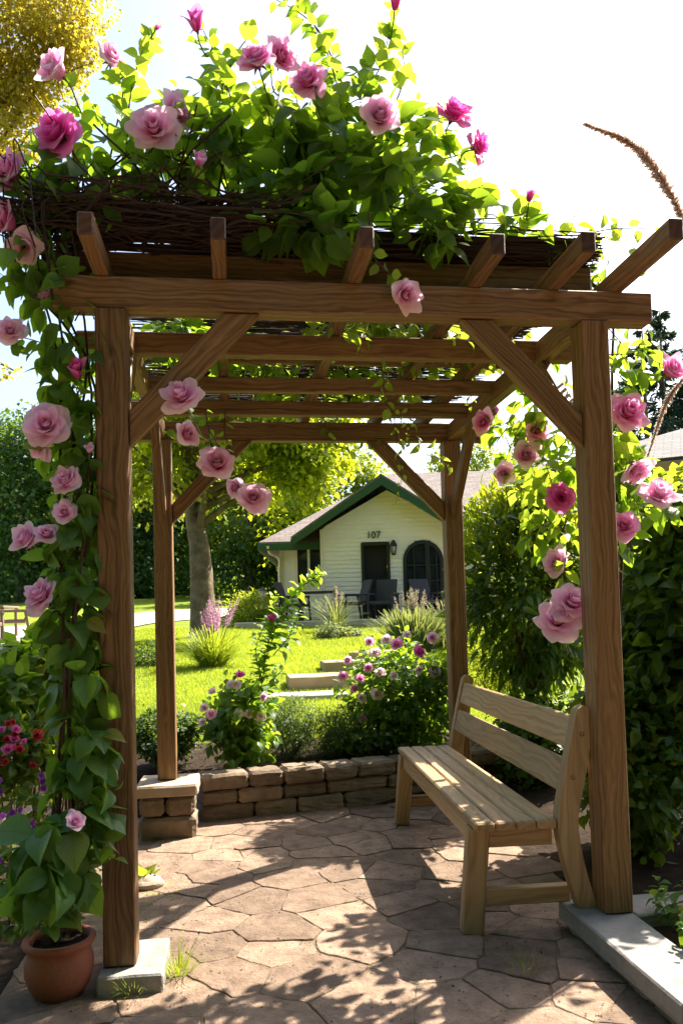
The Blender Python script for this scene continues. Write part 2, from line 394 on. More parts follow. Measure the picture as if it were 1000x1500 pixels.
M['flag'] = rough_mat('flagstone', [(0.14, 0.095, 0.07), (0.26, 0.18, 0.132), (0.36, 0.26, 0.195)], 11, 0.88, 0.010, 55, 0.30)
M['joint'] = rough_mat('sandy_joint', [(0.11, 0.078, 0.053), (0.21, 0.15, 0.105), (0.10, 0.10, 0.045)], 9, 0.95, 0.006, 80, 0.0)
M['wall'] = rough_mat('wall_stone', [(0.15, 0.11, 0.078), (0.25, 0.188, 0.135), (0.33, 0.26, 0.195)], 9, 0.85, 0.010, 45, 0.22)
M['cap'] = rough_mat('cap_stone', [(0.36, 0.27, 0.2), (0.46, 0.36, 0.28), (0.5, 0.42, 0.34)], 8, 0.8, 0.003, 60, 0.1)
M['kerb'] = rough_mat('pale_kerb_stone', [(0.22, 0.21, 0.20), (0.30, 0.29, 0.28), (0.37, 0.36, 0.345)], 9, 0.8, 0.004, 50, 0.1)
M['kerb_side'] = rough_mat('kerb_rubble', [(0.22, 0.16, 0.11), (0.3, 0.23, 0.16), (0.4, 0.32, 0.24)], 14, 0.9, 0.012, 40, 0.15)
M['soil'] = rough_mat('soil', [(0.018, 0.012, 0.008), (0.035, 0.022, 0.014), (0.055, 0.036, 0.024)], 10, 0.95, 0.02, 50, 0.0)
M['pot'] = rough_mat('terracotta', [(0.30, 0.105, 0.06), (0.38, 0.14, 0.085), (0.42, 0.19, 0.13)], 7, 0.65, 0.0015, 70, 0.05)
M['concrete'] = rough_mat('pale_concrete', [(0.44, 0.39, 0.34), (0.54, 0.49, 0.43), (0.6, 0.55, 0.5)], 3, 0.85, 0.002, 50, 0.06)
M['step'] = rough_mat('sandstone_step', [(0.40, 0.28, 0.175), (0.48, 0.35, 0.23), (0.54, 0.41, 0.29)], 5, 0.85, 0.003, 40, 0.1)
M['siding'] = plain_mat('cream_siding', (0.84, 0.78, 0.66), 0.6, var=0.05, sc=3)
M['trim'] = plain_mat('cream_trim', (0.74, 0.66, 0.5), 0.55, var=0.04)
M['green'] = plain_mat('green_fascia', (0.022, 0.075, 0.022), 0.5, var=0.1)
M['soffit'] = plain_mat('brown_soffit', (0.16, 0.085, 0.04), 0.7, var=0.2, sc=5)
M['black'] = plain_mat('black_metal', (0.018, 0.018, 0.02), 0.45)
M['wicker'] = plain_mat('dark_wicker', (0.035, 0.033, 0.04), 0.6, var=0.5, sc=90)
M['wicker_b'] = plain_mat('brown_wicker', (0.2, 0.14, 0.1), 0.7, var=0.4, sc=90)
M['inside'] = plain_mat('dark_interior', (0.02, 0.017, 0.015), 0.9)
M['curtain'] = plain_mat('interior_curtain', (0.12, 0.1, 0.08), 0.9, var=0.3, sc=3)
M['teal'] = plain_mat('teal_siding', (0.2, 0.27, 0.27), 0.6, var=0.06, sc=3)
M['tan'] = plain_mat('tan_fascia', (0.42, 0.27, 0.13), 0.55, var=0.1)
def shingle(name, a, b):
    m, nt, out = mat(name); uv = uvn(nt)
    bt = nd(nt, 'ShaderNodeTexBrick'); lk(nt, uv, bt.inputs['Vector']); bt.inputs['Scale'].default_value = 1
    bt.inputs['Brick Width'].default_value = 0.28; bt.inputs['Row Height'].default_value = 0.14; bt.inputs['Mortar Size'].default_value = 0.008
    bt.inputs['Color1'].default_value = (*a, 1); bt.inputs['Color2'].default_value = (*b, 1); bt.inputs['Mortar'].default_value = (*[c*0.45 for c in a], 1)
    n = noise(nt, pos(nt), 25, 4); c = mixc(nt, 0.35, bt.outputs['Color'], ramp(nt, n, [(0.3, tuple(x*0.5 for x in a)), (0.7, b)]))
    principled(nt, out, c, 0.9, bump(nt, bt.outputs['Fac'], -0.01, 0.6), 0.2); return m
M['shingle'] = shingle('grey_brown_shingle', (0.22, 0.18, 0.165), (0.33, 0.28, 0.26))
M['shingle_g'] = shingle('grey_shingle', (0.13, 0.13, 0.135), (0.2, 0.2, 0.205))
m, nt, out = mat('window_glass'); principled(nt, out, (0.02, 0.025, 0.03), 0.05, None, 0.9); M['glass'] = m
m, nt, out = mat('lamp_glass'); principled(nt, out, (0.5, 0.48, 0.42), 0.15, None, 0.6); M['lampglass'] = m

def petal_mat(name, inner, midc, edge, trans):
    m, nt, out = mat(name); uv = uvn(nt); sp = nd(nt, 'ShaderNodeSeparateXYZ'); lk(nt, uv, sp.inputs[0]); r = rnd(nt)
    t = math_(nt, 'ADD', math_(nt, 'MULTIPLY', sp.outputs[1], 0.78), math_(nt, 'MULTIPLY', r, 0.22))
    col = ramp(nt, t, [(0.18, inner), (0.62, midc), (0.94, edge)])
    st = noise(nt, mapping(nt, uv, (14, 1.2, 1)), 2, 3); col = mixc(nt, math_(nt, 'MULTIPLY', st, 0.28), col, midc)
    p = principled(nt, None, col, 0.5, bump(nt, st, 0.001, 0.3), 0.25); p.inputs['Sheen Weight'].default_value = 0.15
    tr = nd(nt, 'ShaderNodeBsdfTranslucent'); lk(nt, mixc(nt, 0.5, col, trans), tr.inputs['Color'])
    mx = nd(nt, 'ShaderNodeMixShader'); mx.inputs[0].default_value = 0.5
    lk(nt, p.outputs[0], mx.inputs[1]); lk(nt, tr.outputs[0], mx.inputs[2]); lk(nt, mx.outputs[0], out.inputs[0]); return m
PET = {'P': petal_mat('pale_pink_petal', (0.82, 0.16, 0.47), (0.95, 0.54, 0.78), (0.98, 0.84, 0.95), (0.98, 0.58, 0.82)),
       'M': petal_mat('pink_petal', (0.74, 0.06, 0.36), (0.93, 0.31, 0.66), (0.97, 0.70, 0.90), (0.97, 0.36, 0.70)),
       'D': petal_mat('magenta_petal', (0.56, 0.012, 0.27), (0.84, 0.08, 0.52), (0.94, 0.38, 0.78), (0.95, 0.14, 0.62)),
       'W': petal_mat('white_petal', (0.85, 0.55, 0.6), (0.9, 0.75, 0.76), (0.93, 0.88, 0.87), (0.95, 0.8, 0.8)),
       'V': petal_mat('violet_petal', (0.10, 0.01, 0.14), (0.22, 0.04, 0.30), (0.36, 0.12, 0.48), (0.4, 0.1, 0.5)),
       'R': petal_mat('red_petal', (0.25, 0.01, 0.02), (0.45, 0.025, 0.04), (0.6, 0.08, 0.09), (0.7, 0.05, 0.08))}
M['plume'] = leaf_mat('plume_seed', (0.45, 0.3, 0.25), (0.62, 0.45, 0.38), (0.75, 0.6, 0.53), (0.85, 0.68, 0.6), 0.5, 0.7)
M['spike'] = leaf_mat('flower_spike', (0.36, 0.16, 0.30), (0.52, 0.28, 0.44), (0.66, 0.45, 0.56), (0.8, 0.45, 0.66), 0.45, 0.7)
M['spike_w'] = leaf_mat('pale_flower_spike', (0.34, 0.28, 0.2), (0.46, 0.4, 0.28), (0.6, 0.52, 0.4), (0.6, 0.5, 0.35), 0.35, 0.7)
#%%PART2
# ================================================================== THE SETTING
# ground: one sheet to the horizon
xs = np.concatenate([np.linspace(-400, -30, 12), np.linspace(-28, -4, 25), np.linspace(-3.6, 4.4, 81), np.linspace(5, 40, 36), np.linspace(46, 400, 12)])
ys = np.concatenate([np.linspace(-60, -4, 8), np.linspace(-3, 4, 141), np.linspace(4.25, 20, 64), np.linspace(21, 75, 40), np.linspace(85, 700, 14)])
X, Y = np.meshgrid(xs, ys); Z = ground_z(X, Y)
Z = Z + np.where((Y > 3.5) & (Y < 60), 0.03*np.sin(X*1.3)*np.sin(Y*0.9+1), 0)
def lawn_z(x, y): return ground_z(x, y)+np.where((y > 3.5) & (y < 60), 0.03*np.sin(x*1.3)*np.sin(y*0.9+1), 0)
i, j = np.meshgrid(np.arange(len(ys)-1), np.arange(len(xs)-1), indexing='ij'); n = len(xs)
mb = MB(); mb.add(np.stack([X, Y, Z], 2).reshape(-1, 3), np.stack([i*n+j, i*n+j+1, (i+1)*n+j+1, (i+1)*n+j], 2).reshape(-1, 4), None, 0.5)
m, nt, out = mat('lawn_and_beds'); p = pos(nt); sp = nd(nt, 'ShaderNodeSeparateXYZ'); lk(nt, p, sp.inputs[0])
n1 = noise(nt, p, 1.3, 5); n2 = noise(nt, p, 22, 5, 0.7)
lawn = ramp(nt, math_(nt, 'ADD', math_(nt, 'MULTIPLY', n1, 0.6), math_(nt, 'MULTIPLY', n2, 0.4)), [(0.3, (0.085, 0.135, 0.014)), (0.5, (0.15, 0.20, 0.018)), (0.7, (0.22, 0.25, 0.025))])
soil = ramp(nt, noise(nt, p, 14, 6, 0.7), [(0.3, (0.014, 0.010, 0.007)), (0.7, (0.05, 0.032, 0.02))])
edge = math_(nt, 'ADD', sp.outputs[1], math_(nt, 'MULTIPLY', math_(nt, 'SUBTRACT', n1, 0.5), 1.2))
mk = math_(nt, 'MULTIPLY', math_(nt, 'SUBTRACT', edge, 3.55), 6.0, True)
sand = ramp(nt, noise(nt, p, 40, 6, 0.7), [(0.3, (0.10, 0.065, 0.04)), (0.7, (0.22, 0.155, 0.10))])
mk2 = math_(nt, 'MULTIPLY', math_(nt, 'SUBTRACT', -0.1, edge), 5.0, True)
soil = mixc(nt, mk2, soil, sand)
principled(nt, out, mixc(nt, mk, soil, lawn), 0.95, bump(nt, n2, 0.03, 0.7), 0.1); M['lawn'] = m
tag(mb.obj('ground', M['lawn']), kind='structure')

# flagstone patio: irregular stones on a sandy bed
def clip(poly, nx, ny, d):
    o = []
    for k in range(len(poly)):
        a, b = poly[k], poly[(k+1) % len(poly)]; da = a[0]*nx+a[1]*ny-d; db = b[0]*nx+b[1]*ny-d
        if da <= 0: o.append(a)
        if (da < 0) != (db < 0): t = da/(da-db); o.append((a[0]+(b[0]-a[0])*t, a[1]+(b[1]-a[1])*t))
    return o
seeds = []
for _ in range(6000):
    q = (random.uniform(-2.6, 2.4), random.uniform(-3.4, 2.75)); q_r = random.choice((0.12, 0.17, 0.22, 0.28))
    if all((q[0]-s[0])**2+(q[1]-s[1])**2*1.5 > max(q_r, s[2])**2 for s in seeds): seeds.append((*q, q_r))
mb = MB()
def in_patio(x, y):
    if y > 2.28+0.16*x: return False
    if y < -0.32: return x < 1.74
    return (0.05+0.07*math.sin(11*y) if 0.3 < y < 1.25 else -0.27+0.06*math.sin(9*y)) < x < 1.85
for q in seeds:
    if not in_patio(*q[:2]): continue
    q = q[:2]
    g = random.uniform(0.0012, 0.0042); po = [(q[0]-1, q[1]-1), (q[0]+1, q[1]-1), (q[0]+1, q[1]+1), (q[0]-1, q[1]+1)]
    for s in sorted(seeds, key=lambda s: (s[0]-q[0])**2+(s[1]-q[1])**2)[1:20]:
        dx, dy = s[0]-q[0], s[1]-q[1]; l = math.hypot(dx, dy); po = clip(po, dx/l, dy/l, ((q[0]+s[0])/2*dx+(q[1]+s[1])/2*dy)/l-g)
        if not po: break
    if len(po) < 3: continue
    fine = []
    for k in range(len(po)):
        a, b = np.array(po[k]), np.array(po[(k+1) % len(po)]); l = np.linalg.norm(b-a); c = max(1, int(l/0.035))
        for t in range(c):
            w = a+(b-a)*t/c
            if t == 0: w = w+(np.array(q)-w)*0.015
            fine.append(w+rng.uniform(-0.0048, 0.0048, 2))
    fine = np.array(fine); nn = len(fine); cen = fine.mean(0); zt = random.uniform(-0.0025, 0.0035); tl = rng.uniform(-0.009, 0.009, 2)
    inn = cen+(fine-cen)*(1-0.003/np.maximum(np.linalg.norm(fine-cen, axis=1, keepdims=True), 0.05))
    zz = lambda P: zt+(P-cen) @ tl
    A = np.c_[inn, zz(inn)]; B = np.c_[fine, zz(fine)-0.0025]; C_ = np.c_[fine, np.full(nn, -0.03)]
    V = np.concatenate([A, B, C_]); k = np.arange(nn); k2 = (k+1) % nn; rn = random.random()
    mb.add(V, k, None, rn, 0, False)
    mb.add(V, np.stack([nn+k, nn+k2, k2, k], 1), None, rn, 0, False); mb.add(V, np.stack([2*nn+k, 2*nn+k2, nn+k2, nn+k], 1), None, rn, 0, True)
tag(mb.obj('flagstone_patio', M['flag']), kind='structure')
mb = MB(); mb.add([(-2.7, -3.4, -.0038), (2.4, -3.4, -.0038), (2.4, -0.9, -.0038), (1.9, -0.9, -.0038), (1.9, 2.5, -.0038), (-0.33, 2.2, -.0038), (-0.33, -.4, -.0038), (-2.7, -.4, -.0038)], np.arange(8), None, 0.5, 0, False)
tag(mb.obj('patio_bedding', M['joint']), kind='structure')

# ------------------------------------------------------------------ pergola
s_, H = 0.107, 2.30; WX, DY = 1.875, 2.069; BT = 2.415
posts = [((0, 0), 0.062), ((WX-s_, 0), 0.102), ((0, DY-s_), 0.302), ((WX-s_, DY-s_), -0.02)]
pg = thing('pergola', 'brown stained timber pergola standing over the paved patio', 'pergola', (WX/2, DY/2, 0))
for (x, y), z in posts:
    mb = MB(); timber(mb, (x+s_/2, y+s_/2, z), (x+s_/2, y+s_/2, H), s_, s_, (0, 1, 0), 0.005); mb.obj('post', [M['wood'], M['wood_end']], pg)
def beam(name, a, b, w, h, up=(0, 0, 1)):
    mb = MB(); timber(mb, a, b, w, h, up, 0.005); return mb.obj(name, [M['wood'], M['wood_end']], pg)
bm_z = (H+BT)/2+0.001
beam('beam', (-0.145, 0.052, bm_z), (WX+0.185, 0.052, bm_z), 0.085, BT-H)
beam('beam', (-0.16, 0.56, 2.368), (WX+0.1, 0.56, 2.368), 0.06, 0.09)
beam('beam', (-0.02, 1.14, 2.378), (WX, 1.14, 2.378), 0.045, 0.072)
beam('beam', (-0.02, 1.58, 2.382), (WX, 1.58, 2.382), 0.045, 0.08)
beam('beam', (-0.2, DY-0.035, bm_z), (WX+0.16, DY-0.035, bm_z), 0.07, BT-H)
for x in (0.05, WX-0.05):
    for y0, y1 in ((0.071, 0.527), (0.593, 1.115), (1.165, 1.555), (1.605, DY-0.073)):
        pass
    beam('side_beam', (x, 0.097, 2.352), (x, DY-0.072, 2.352), 0.05, 0.10)
raf = [(147, -0.28), (322, -0.28), (520, -0.26), (697, -0.25), (812, -0.29), (905, -0.40)]
for u, oy in raf:
    x = W(u, 412, 0.0)[0]
    beam('rafter', (x, oy, BT+0.038), (x, DY+0.3, BT+0.038), 0.05, 0.074)
beam('purlin', (-0.2, 0.25, 2.547), (WX+0.05, 0.25, 2.547), 0.05, 0.112)
beam('purlin', (-0.2, 1.15, 2.535), (WX+0.05, 1.15, 2.535), 0.04, 0.09)
beam('purlin', (-0.2, DY+0.1, 2.535), (WX+0.05, DY+0.1, 2.535), 0.04, 0.09)
def brace(a, b, nrm_, w=0.085, t=0.05):
    a, b = np.array(a, float), np.array(b, float); mb = MB(); d = nrm(b-a)
    # parallelogram cut flush with post and beam
    n_ = np.array(nrm_, float); hz = np.array([0, 0, 1.]); hor = nrm(np.array([b[0]-a[0], b[1]-a[1], 0])); L = w*1.414/1.0
    P = [a-hz*L/2, a+hz*L/2, b-hor*L/2, b+hor*L/2]
    q = [P[0], P[1], P[2], P[3]]
    for sgn in (1, -1):
        V = np.array([p+n_*sgn*t/2 for p in q]); al = (V-a) @ d; ac = (V-a) @ np.cross(d, n_)
        mb.add(V, [0, 1, 2, 3] if sgn < 0 else [3, 2, 1, 0], np.stack([al+random.uniform(0, 40), ac+random.uniform(0, 9)], 1), 0.5, 0, False)
    for k in range(4):
        k2 = (k+1) % 4; V = np.array([q[k]+n_*t/2, q[k2]+n_*t/2, q[k2]-n_*t/2, q[k]-n_*t/2]); al = (V-a) @ d
        mb.add(V, [0, 1, 2, 3], np.stack([al+random.uniform(0, 40), (V-a) @ n_], 1), 0.5, 0, False)
    o = mb.obj('brace', [M['wood'], M['wood_end']], pg)
    bm = bmesh.new(); bm.from_mesh(o.data); bmesh.ops.remove_doubles(bm, verts=bm.verts, dist=1e-5); bmesh.ops.recalc_face_normals(bm, faces=bm.faces)
    bmesh.ops.bevel(bm, geom=bm.edges[:], offset=0.004, segments=1, affect='EDGES'); bm.to_mesh(o.data); bm.free()
    return o
e = 0.002
brace((s_+e, 0.045, 1.88), (s_+0.40, 0.045, H-e), (0, 1, 0), 0.088)
brace((WX-s_-e, 0.045, 1.88), (WX-s_-0.40, 0.045, H-e), (0, 1, 0), 0.088)
yb = DY-s_/2
brace((s_+e, yb, 1.86), (s_+0.42, yb, H-e), (0, 1, 0))
brace((WX-s_-e, yb, 1.86), (WX-s_-0.42, yb, H-e), (0, 1, 0))
for x in (0.055, WX-0.055):
    brace((x, s_+e, 1.86), (x, s_+0.42, H-e), (1, 0, 0), 0.08, 0.045)
    brace((x, DY-s_-e, 1.86), (x, DY-s_-0.42, H-e), (1, 0, 0), 0.08, 0.045)

# brushwood on the roof: a thin mat of dark sticks and a tangled bundle at the left front
mb = MB()
for k in range(1250):
    y = rng.uniform(0.2, 0.42) if k < 330 else rng.uniform(0.2, 2.3)
    x0 = rng.uniform(-0.2, WX-0.2); l = rng.uniform(0.5, 1.1); z = 2.612+0.013*(k % 6)+(0.07*rng.random() if y < 0.45 else 0)
    a = np.array([x0, y, z]); b = np.array([min(x0+l, WX+0.08), y+rng.normal(0, 0.04), z+rng.normal(0, 0.015)])
    mid = (a+b)/2+np.array([0, rng.normal(0, 0.02), rng.normal(0, 0.012)])
    if 0.5 < y and rng.random() < 0.05: continue
    tube(mb, spline([a, mid, b], 6), rng.uniform(0.0025, 0.0055), 4, cap=False)
mt = mb.obj('brushwood_mat', M['twig'], None, (WX/2, 1.0, 2.65))
tag(mt, 'thin dark mat of sticks laid flat over the pergola rafters', 'brushwood mat')
mb = MB()
for k in range(250):
    t = rng.random(); x = -0.22+rng.random()*0.78
    c = np.array([x, 0.12+rng.normal(0, 0.08), 2.662+rng.normal(0, 0.026)+0.02*math.sin(x*5)])
    a_ = rng.uniform(-0.35, 0.35)+(math.pi if rng.random() < .5 else 0); l = rng.uniform(0.12, 0.30)
    d = np.array([math.cos(a_), math.sin(a_)*0.35, rng.normal(0, 0.12)])
    bend = np.array([0, rng.normal(0, 0.06), rng.uniform(-0.03, 0.05)])
    tube(mb, spline([c-d*l+bend, c+rng.normal(0, 0.02, 3), c+d*l+bend], 8), rng.uniform(0.0025, 0.006), 4, cap=False)
for k in range(90):                                    # loose ends drooping at the left corner and canes rising
    if k < 55:
        a = np.array([rng.uniform(-0.2, 0.0), rng.uniform(0, 0.25), 2.7]); b = a+np.array([rng.uniform(-0.16, -0.02), rng.normal(0, .08), rng.uniform(-0.1, 0.12)]); c = b+np.array([rng.uniform(-0.02, 0.08), rng.normal(0, .05), rng.uniform(-0.34, -0.1)])
    else:
        a = np.array([rng.uniform(-0.1, 0.6), rng.uniform(0.05, 0.3), 2.68]); b = a+np.array([rng.normal(0, .1), rng.normal(0, .05), rng.uniform(0.08, 0.2)]); c = b+np.array([rng.normal(0, .14), rng.normal(0, .08), rng.uniform(0.05, 0.25)])
    tube(mb, spline([a, b, c], 9), rng.uniform(0.002, 0.005), 4, cap=False)
mt = mb.obj('twig_bundle', M['twig'], None, (0.2, 0.1, 2.62))
tag(mt, 'tangled nest-like bundle of dark twigs on the left front corner of the pergola roof', 'twig bundle')

# ------------------------------------------------------------------ masonry
mb = MB(); box(mb, (-0.012, -0.07, -0.02), (0.20, 0.235, 0.06), 0.006, 0, 0.0012, 0.5)
tag(mb.obj('stone_slab', M['kerb'], None, (0.08, 0.06, -0.02)), 'square pale stone slab carrying the left front pergola post', 'stone slab')
pr = thing('stone_pier', 'low pier of brown blocks with a pale cap under the left back post', 'stone pier', (0.06, 1.97, 0))
mb = MB(); box(mb, (-0.11, 1.80, 0.235), (0.235, 2.16, 0.30), 0.01, 0, 0.002, 0.6); mb.obj('capstone', M['cap'], pr)
mb = MB()
for lo, hi in (((-.09, 1.82, .125), (.045, 2.14, .231)), ((.055, 1.825, .125), (.215, 2.14, .231)), ((-.095, 1.818, -.02), (.22, 2.14, .117))): box(mb, lo, hi, 0.018, 0, 0.004)
mb.obj('block_courses', M['wall'], pr)
rw = thing('retaining_wall', 'low curved retaining wall of rough brown stone blocks behind the patio', 'retaining wall', (1.2, 2.3, 0))
def wy(x): return 2.10+0.17*x+0.012*x*x
def wall_block(mb, x0, x1, z0, z1, dp=0.0):
    a = np.array([x0, wy(x0), 0]); b = np.array([x1, wy(x1), 0]); x = nrm(b-a); y = np.array([-x[1], x[0], 0]); c = (a+b)/2+y*(0.10+dp); c[2] = (z0+z1)/2
    bevel_box(mb, c, [x, y, (0, 0, 1)], (np.linalg.norm(b-a)/2, 0.10, (z1-z0)/2), 0.016, 0, None, None, 0.0045)
mb = MB(); x = 0.235
while x < 3.0:
    l = random.choice([0.22, 0.30, 0.36, 0.26]); wall_block(mb, x, x+l-0.008, 0.185, 0.278+rng.uniform(-.006, .004), rng.uniform(-0.012, 0.0)); x += l
mb.obj('coping', M['wall'], rw)
mb = MB()
for z0, z1, st in ((0.095, 0.18, 0.24), (-0.02, 0.09, 0.235)):
    x = st
    while x < 3.0:
        l = random.uniform(0.2, 0.42); wall_block(mb, x, x+l-0.009, z0, z1, rng.uniform(0.004, 0.018)); x += l
mb.obj('block_courses', M['wall'], rw)

# raised planter at the right front
pk = thing('raised_planter', 'pale stone edged planter under the right front post', 'raised planter', (2.2, -0.35, 0))
mb = MB()
box(mb, (1.665, -0.66, 0.028), (1.875, 0.19, 0.10), 0.006, 0, 0.0015, 0.5); box(mb, (1.667, -1.5, 0.028), (1.873, -0.664, 0.099), 0.006, 0, 0.0015, 0.7)
box(mb, (1.879, -0.015, 0.028), (2.45, 0.188, 0.0985), 0.006, 0, 0.0015, 0.4); box(mb, (2.454, -0.013, 0.028), (3.2, 0.187, 0.0995), 0.006, 0, 0.0015, 0.6)
mb.obj('coping', M['kerb'], pk)
mb = MB(); y = -1.5
while y < 0.17:
    l = random.uniform(0.16, 0.3); box(mb, (1.69, y, -0.05), (1.86, min(y+l-0.006, 0.175), 0.025), 0.012, 0, 0.005); y += l
box(mb, (1.87, 0.0, -0.05), (3.2, 0.175, 0.025), 0.01, 0, 0.003)
mb.obj('rubble_base', M['kerb_side'], pk)
mb = MB(); g = np.linspace(0, 1, 16); gx, gy = np.meshgrid(1.866+g*1.3, -1.5+g*1.49); gz = 0.045+0.02*rng.random(gx.shape)
i, j = np.meshgrid(np.arange(15), np.arange(15), indexing='ij')
mb.add(np.stack([gx, gy, gz], 2).reshape(-1, 3), np.stack([i*16+j, i*16+j+1, i*16+17+j, i*16+16+j], 2).reshape(-1, 4), None, .5); mb.obj('soil', M['soil'], pk)
mb = MB(); sb = MB(); c0 = np.array([2.18, -0.20, 0.07])
for k in range(46):
    a = rng.uniform(0, 6.28); r_ = 0.27*math.sqrt(rng.random()); b = c0+np.array([math.cos(a)*r_, math.sin(a)*r_*0.8, 0]); t = b+np.array([math.cos(a)*0.06, math.sin(a)*0.06, rng.uniform(0.08, 0.17)])
    shoot(mb, sb, OVATE2, [b, (b+t)/2+rng.normal(0, .01, 3), t], 11, 0.055, 0.002)
pl = thing('planter_plant', 'low dark green leafy plant inside the raised planter', 'plant', c0)
mb.obj('foliage', M['shrub'], pl); sb.obj('stem', M['stem'], pl)

# ------------------------------------------------------------------ bench
bo = np.array([1.528, 1.01, 0.0]); ba = R(2.8); ca, sa = math.cos(ba), math.sin(ba)
bfx = np.array([ca, -sa*0, 0])
def bw(P):   # local bench: x = back direction, y = along (far +), z up
    P = np.asarray(P, float); return np.stack([P[..., 0]*ca+P[..., 1]*sa, -P[..., 0]*sa+P[..., 1]*ca, P[..., 2]], -1)+bo
BX = np.array([[0, 1, 0], [-1, 0, 0], [0, 0, 1]], float)
def bax(rows): return np.array([bw(np.array(r, float))-bo for r in rows])
bn = thing('garden_bench', 'pale pine bench with two backrest boards and slatted seat in dappled shade', 'bench', bo)
bm_ = [M['bench'], M['bench_end']]
L2 = 0.915
for k in range(4):
    mb = MB(); x = -0.1235+k*0.0785
    bevel_box(mb, bw((x, 0.0, 0.415)), bax(((0, 1, 0), (-1, 0, 0), (0, 0, 1))), (L2, 0.037, 0.017), 0.007, 0, 1); mb.obj('seat_slat', bm_, bn)
for yy in (-L2+0.10, L2-0.10):
    mb = MB()   # front leg, slightly splayed
    a, b = bw((-0.165, yy, -0.002)), bw((-0.128, yy, 0.397)); timber(mb, a, b, 0.082, 0.068, bw((0, 1, 0))-bo, 0.006); mb.obj('front_leg', bm_, bn)
    mb = MB()   # sabre-shaped back leg and post
    prof = [(0.255, -0.002), (0.190, 0.2), (0.155, 0.36), (0.155, 0.45), (0.190, 0.62), (0.232, 0.80), (0.242, 0.835), (0.266, 0.85), (0.292, 0.84), (0.302, 0.81), (0.272, 0.62), (0.234, 0.46), (0.232, 0.36), (0.262, 0.2), (0.325, -0.002)]
    y0 = yy+(0.075 if yy > 0 else -0.075); pl_ = np.array(prof)
    cz = spline(np.c_[pl_[:8], np.zeros(8)], 26)[:, :2]; cz2 = spline(np.c_[pl_[7:], np.zeros(len(pl_)-7)], 26)[:, :2]
    extrude(mb, np.concatenate([cz, cz2[1:]]), y0-0.03, y0+0.03, bw); mb.obj('back_post', bm_, bn)
    mb = MB(); bevel_box(mb, bw((0.03, yy, 0.355)), bax(((1, 0, 0), (0, 1, 0), (0, 0, 1))), (0.127, 0.02, 0.038), 0.004, 0, 1); mb.obj('side_rail', bm_, bn)
    mb = MB(); bevel_box(mb, bw((0.04, yy, 0.13)), bax(((1, 0, 0), (0, 1, 0), (0, 0, 1))), (0.18, 0.02, 0.032), 0.004, 0, 1); mb.obj('stretcher', bm_, bn)
mb = MB(); bevel_box(mb, bw((-0.135, 0.0, 0.357)), bax(((0, 1, 0), (-1, 0, 0), (0, 0, 1))), (L2-0.14, 0.015, 0.036), 0.004, 0, 1); mb.obj('apron', bm_, bn)
tl_ = math.atan2(0.046, 0.18); tx = np.array([-math.cos(tl_), 0, math.sin(tl_)]); tz = np.array([math.sin(tl_), 0, math.cos(tl_)])
for xx, zz in ((0.208, 0.585), (0.249, 0.745)):
    mb = MB(); bevel_box(mb, bw((xx-0.008, 0.0, zz)), bax(((0, 1, 0), tx, tz)), (L2-0.056, 0.014, 0.062), 0.006, 0, 1); sl = mb.obj('backrest_slat', bm_, bn)
    for yy in (-L2+0.0, L2-0.0):
        mb = MB(); c = bw((xx-0.012, yy-math.copysign(0.021, yy)*0, zz)); d = bw((-0.02, 0, 0.005))-bo
        q = bw((xx+0.018, yy-math.copysign(0.055, yy)*0, zz))
        tube(mb, [bw((xx+0.006, yy-0.009, zz)), bw((xx+0.006, yy+0.01, zz))] if yy < 0 else [bw((xx+0.006, yy+0.009, zz)), bw((xx+0.006, yy-0.01, zz))], 0.008, 10)
        mb.obj('screw_head', M['black'], bn)

# ------------------------------------------------------------------ terracotta pot
pc = np.array([-0.138, -0.005, 0.0]); pt = thing('terracotta_pot', 'round terracotta flower pot beside the left front post', 'flower pot', pc)
mb = MB(); lathe(mb, [(a_*.86, b_*.74) for a_, b_ in [(0.0, -0.005), (0.085, -0.005), (0.09, 0.0), (0.112, 0.04), (0.126, 0.09), (0.128, 0.14), (0.118, 0.185), (0.112, 0.20), (0.116, 0.207), (0.131, 0.215), (0.136, 0.228), (0.132, 0.243), (0.122, 0.247), (0.112, 0.24), (0.106, 0.222), (0.104, 0.19)]], pc, 56)
mb.obj('pot_body', M['pot'], pt)
mb = MB(); a = np.arange(30)/30*6.283; rr = np.linspace(0.092, 0, 5)
for k in range(4):
    for q in range(30):
        q2 = (q+1) % 30; h = lambda r, t: (r*math.cos(a[t])+pc[0], r*math.sin(a[t])+pc[1], 0.155+0.008*math.sin(17*r*t+t*t))
        mb.add([h(rr[k], q), h(rr[k], q2), h(rr[k+1], q2), h(rr[k+1], q)], [0, 1, 2, 3], None, .5)
mb.obj('potting_soil', M['soil'], pt)
# small rock and weeds at the patio's edge
mb = MB(); bm = bmesh.new(); bmesh.ops.create_icosphere(bm, subdivisions=3, radius=0.06)
from mathutils import noise as mn
c = WZ(213, 1292, 0.02)
V = np.array([v.co*(1+0.35*mn.noise(v.co*14)) for v in bm.verts])*np.array([1.3, 1, 0.6])+c; F = np.array([[v.index for v in f.verts] for f in bm.faces]); bm.free()
mb.add(V, F, None, .6, 0, False); tag(mb.obj('rock', M['cap'], None, c), 'small tan rock at the patio edge behind the left front post', 'rock')
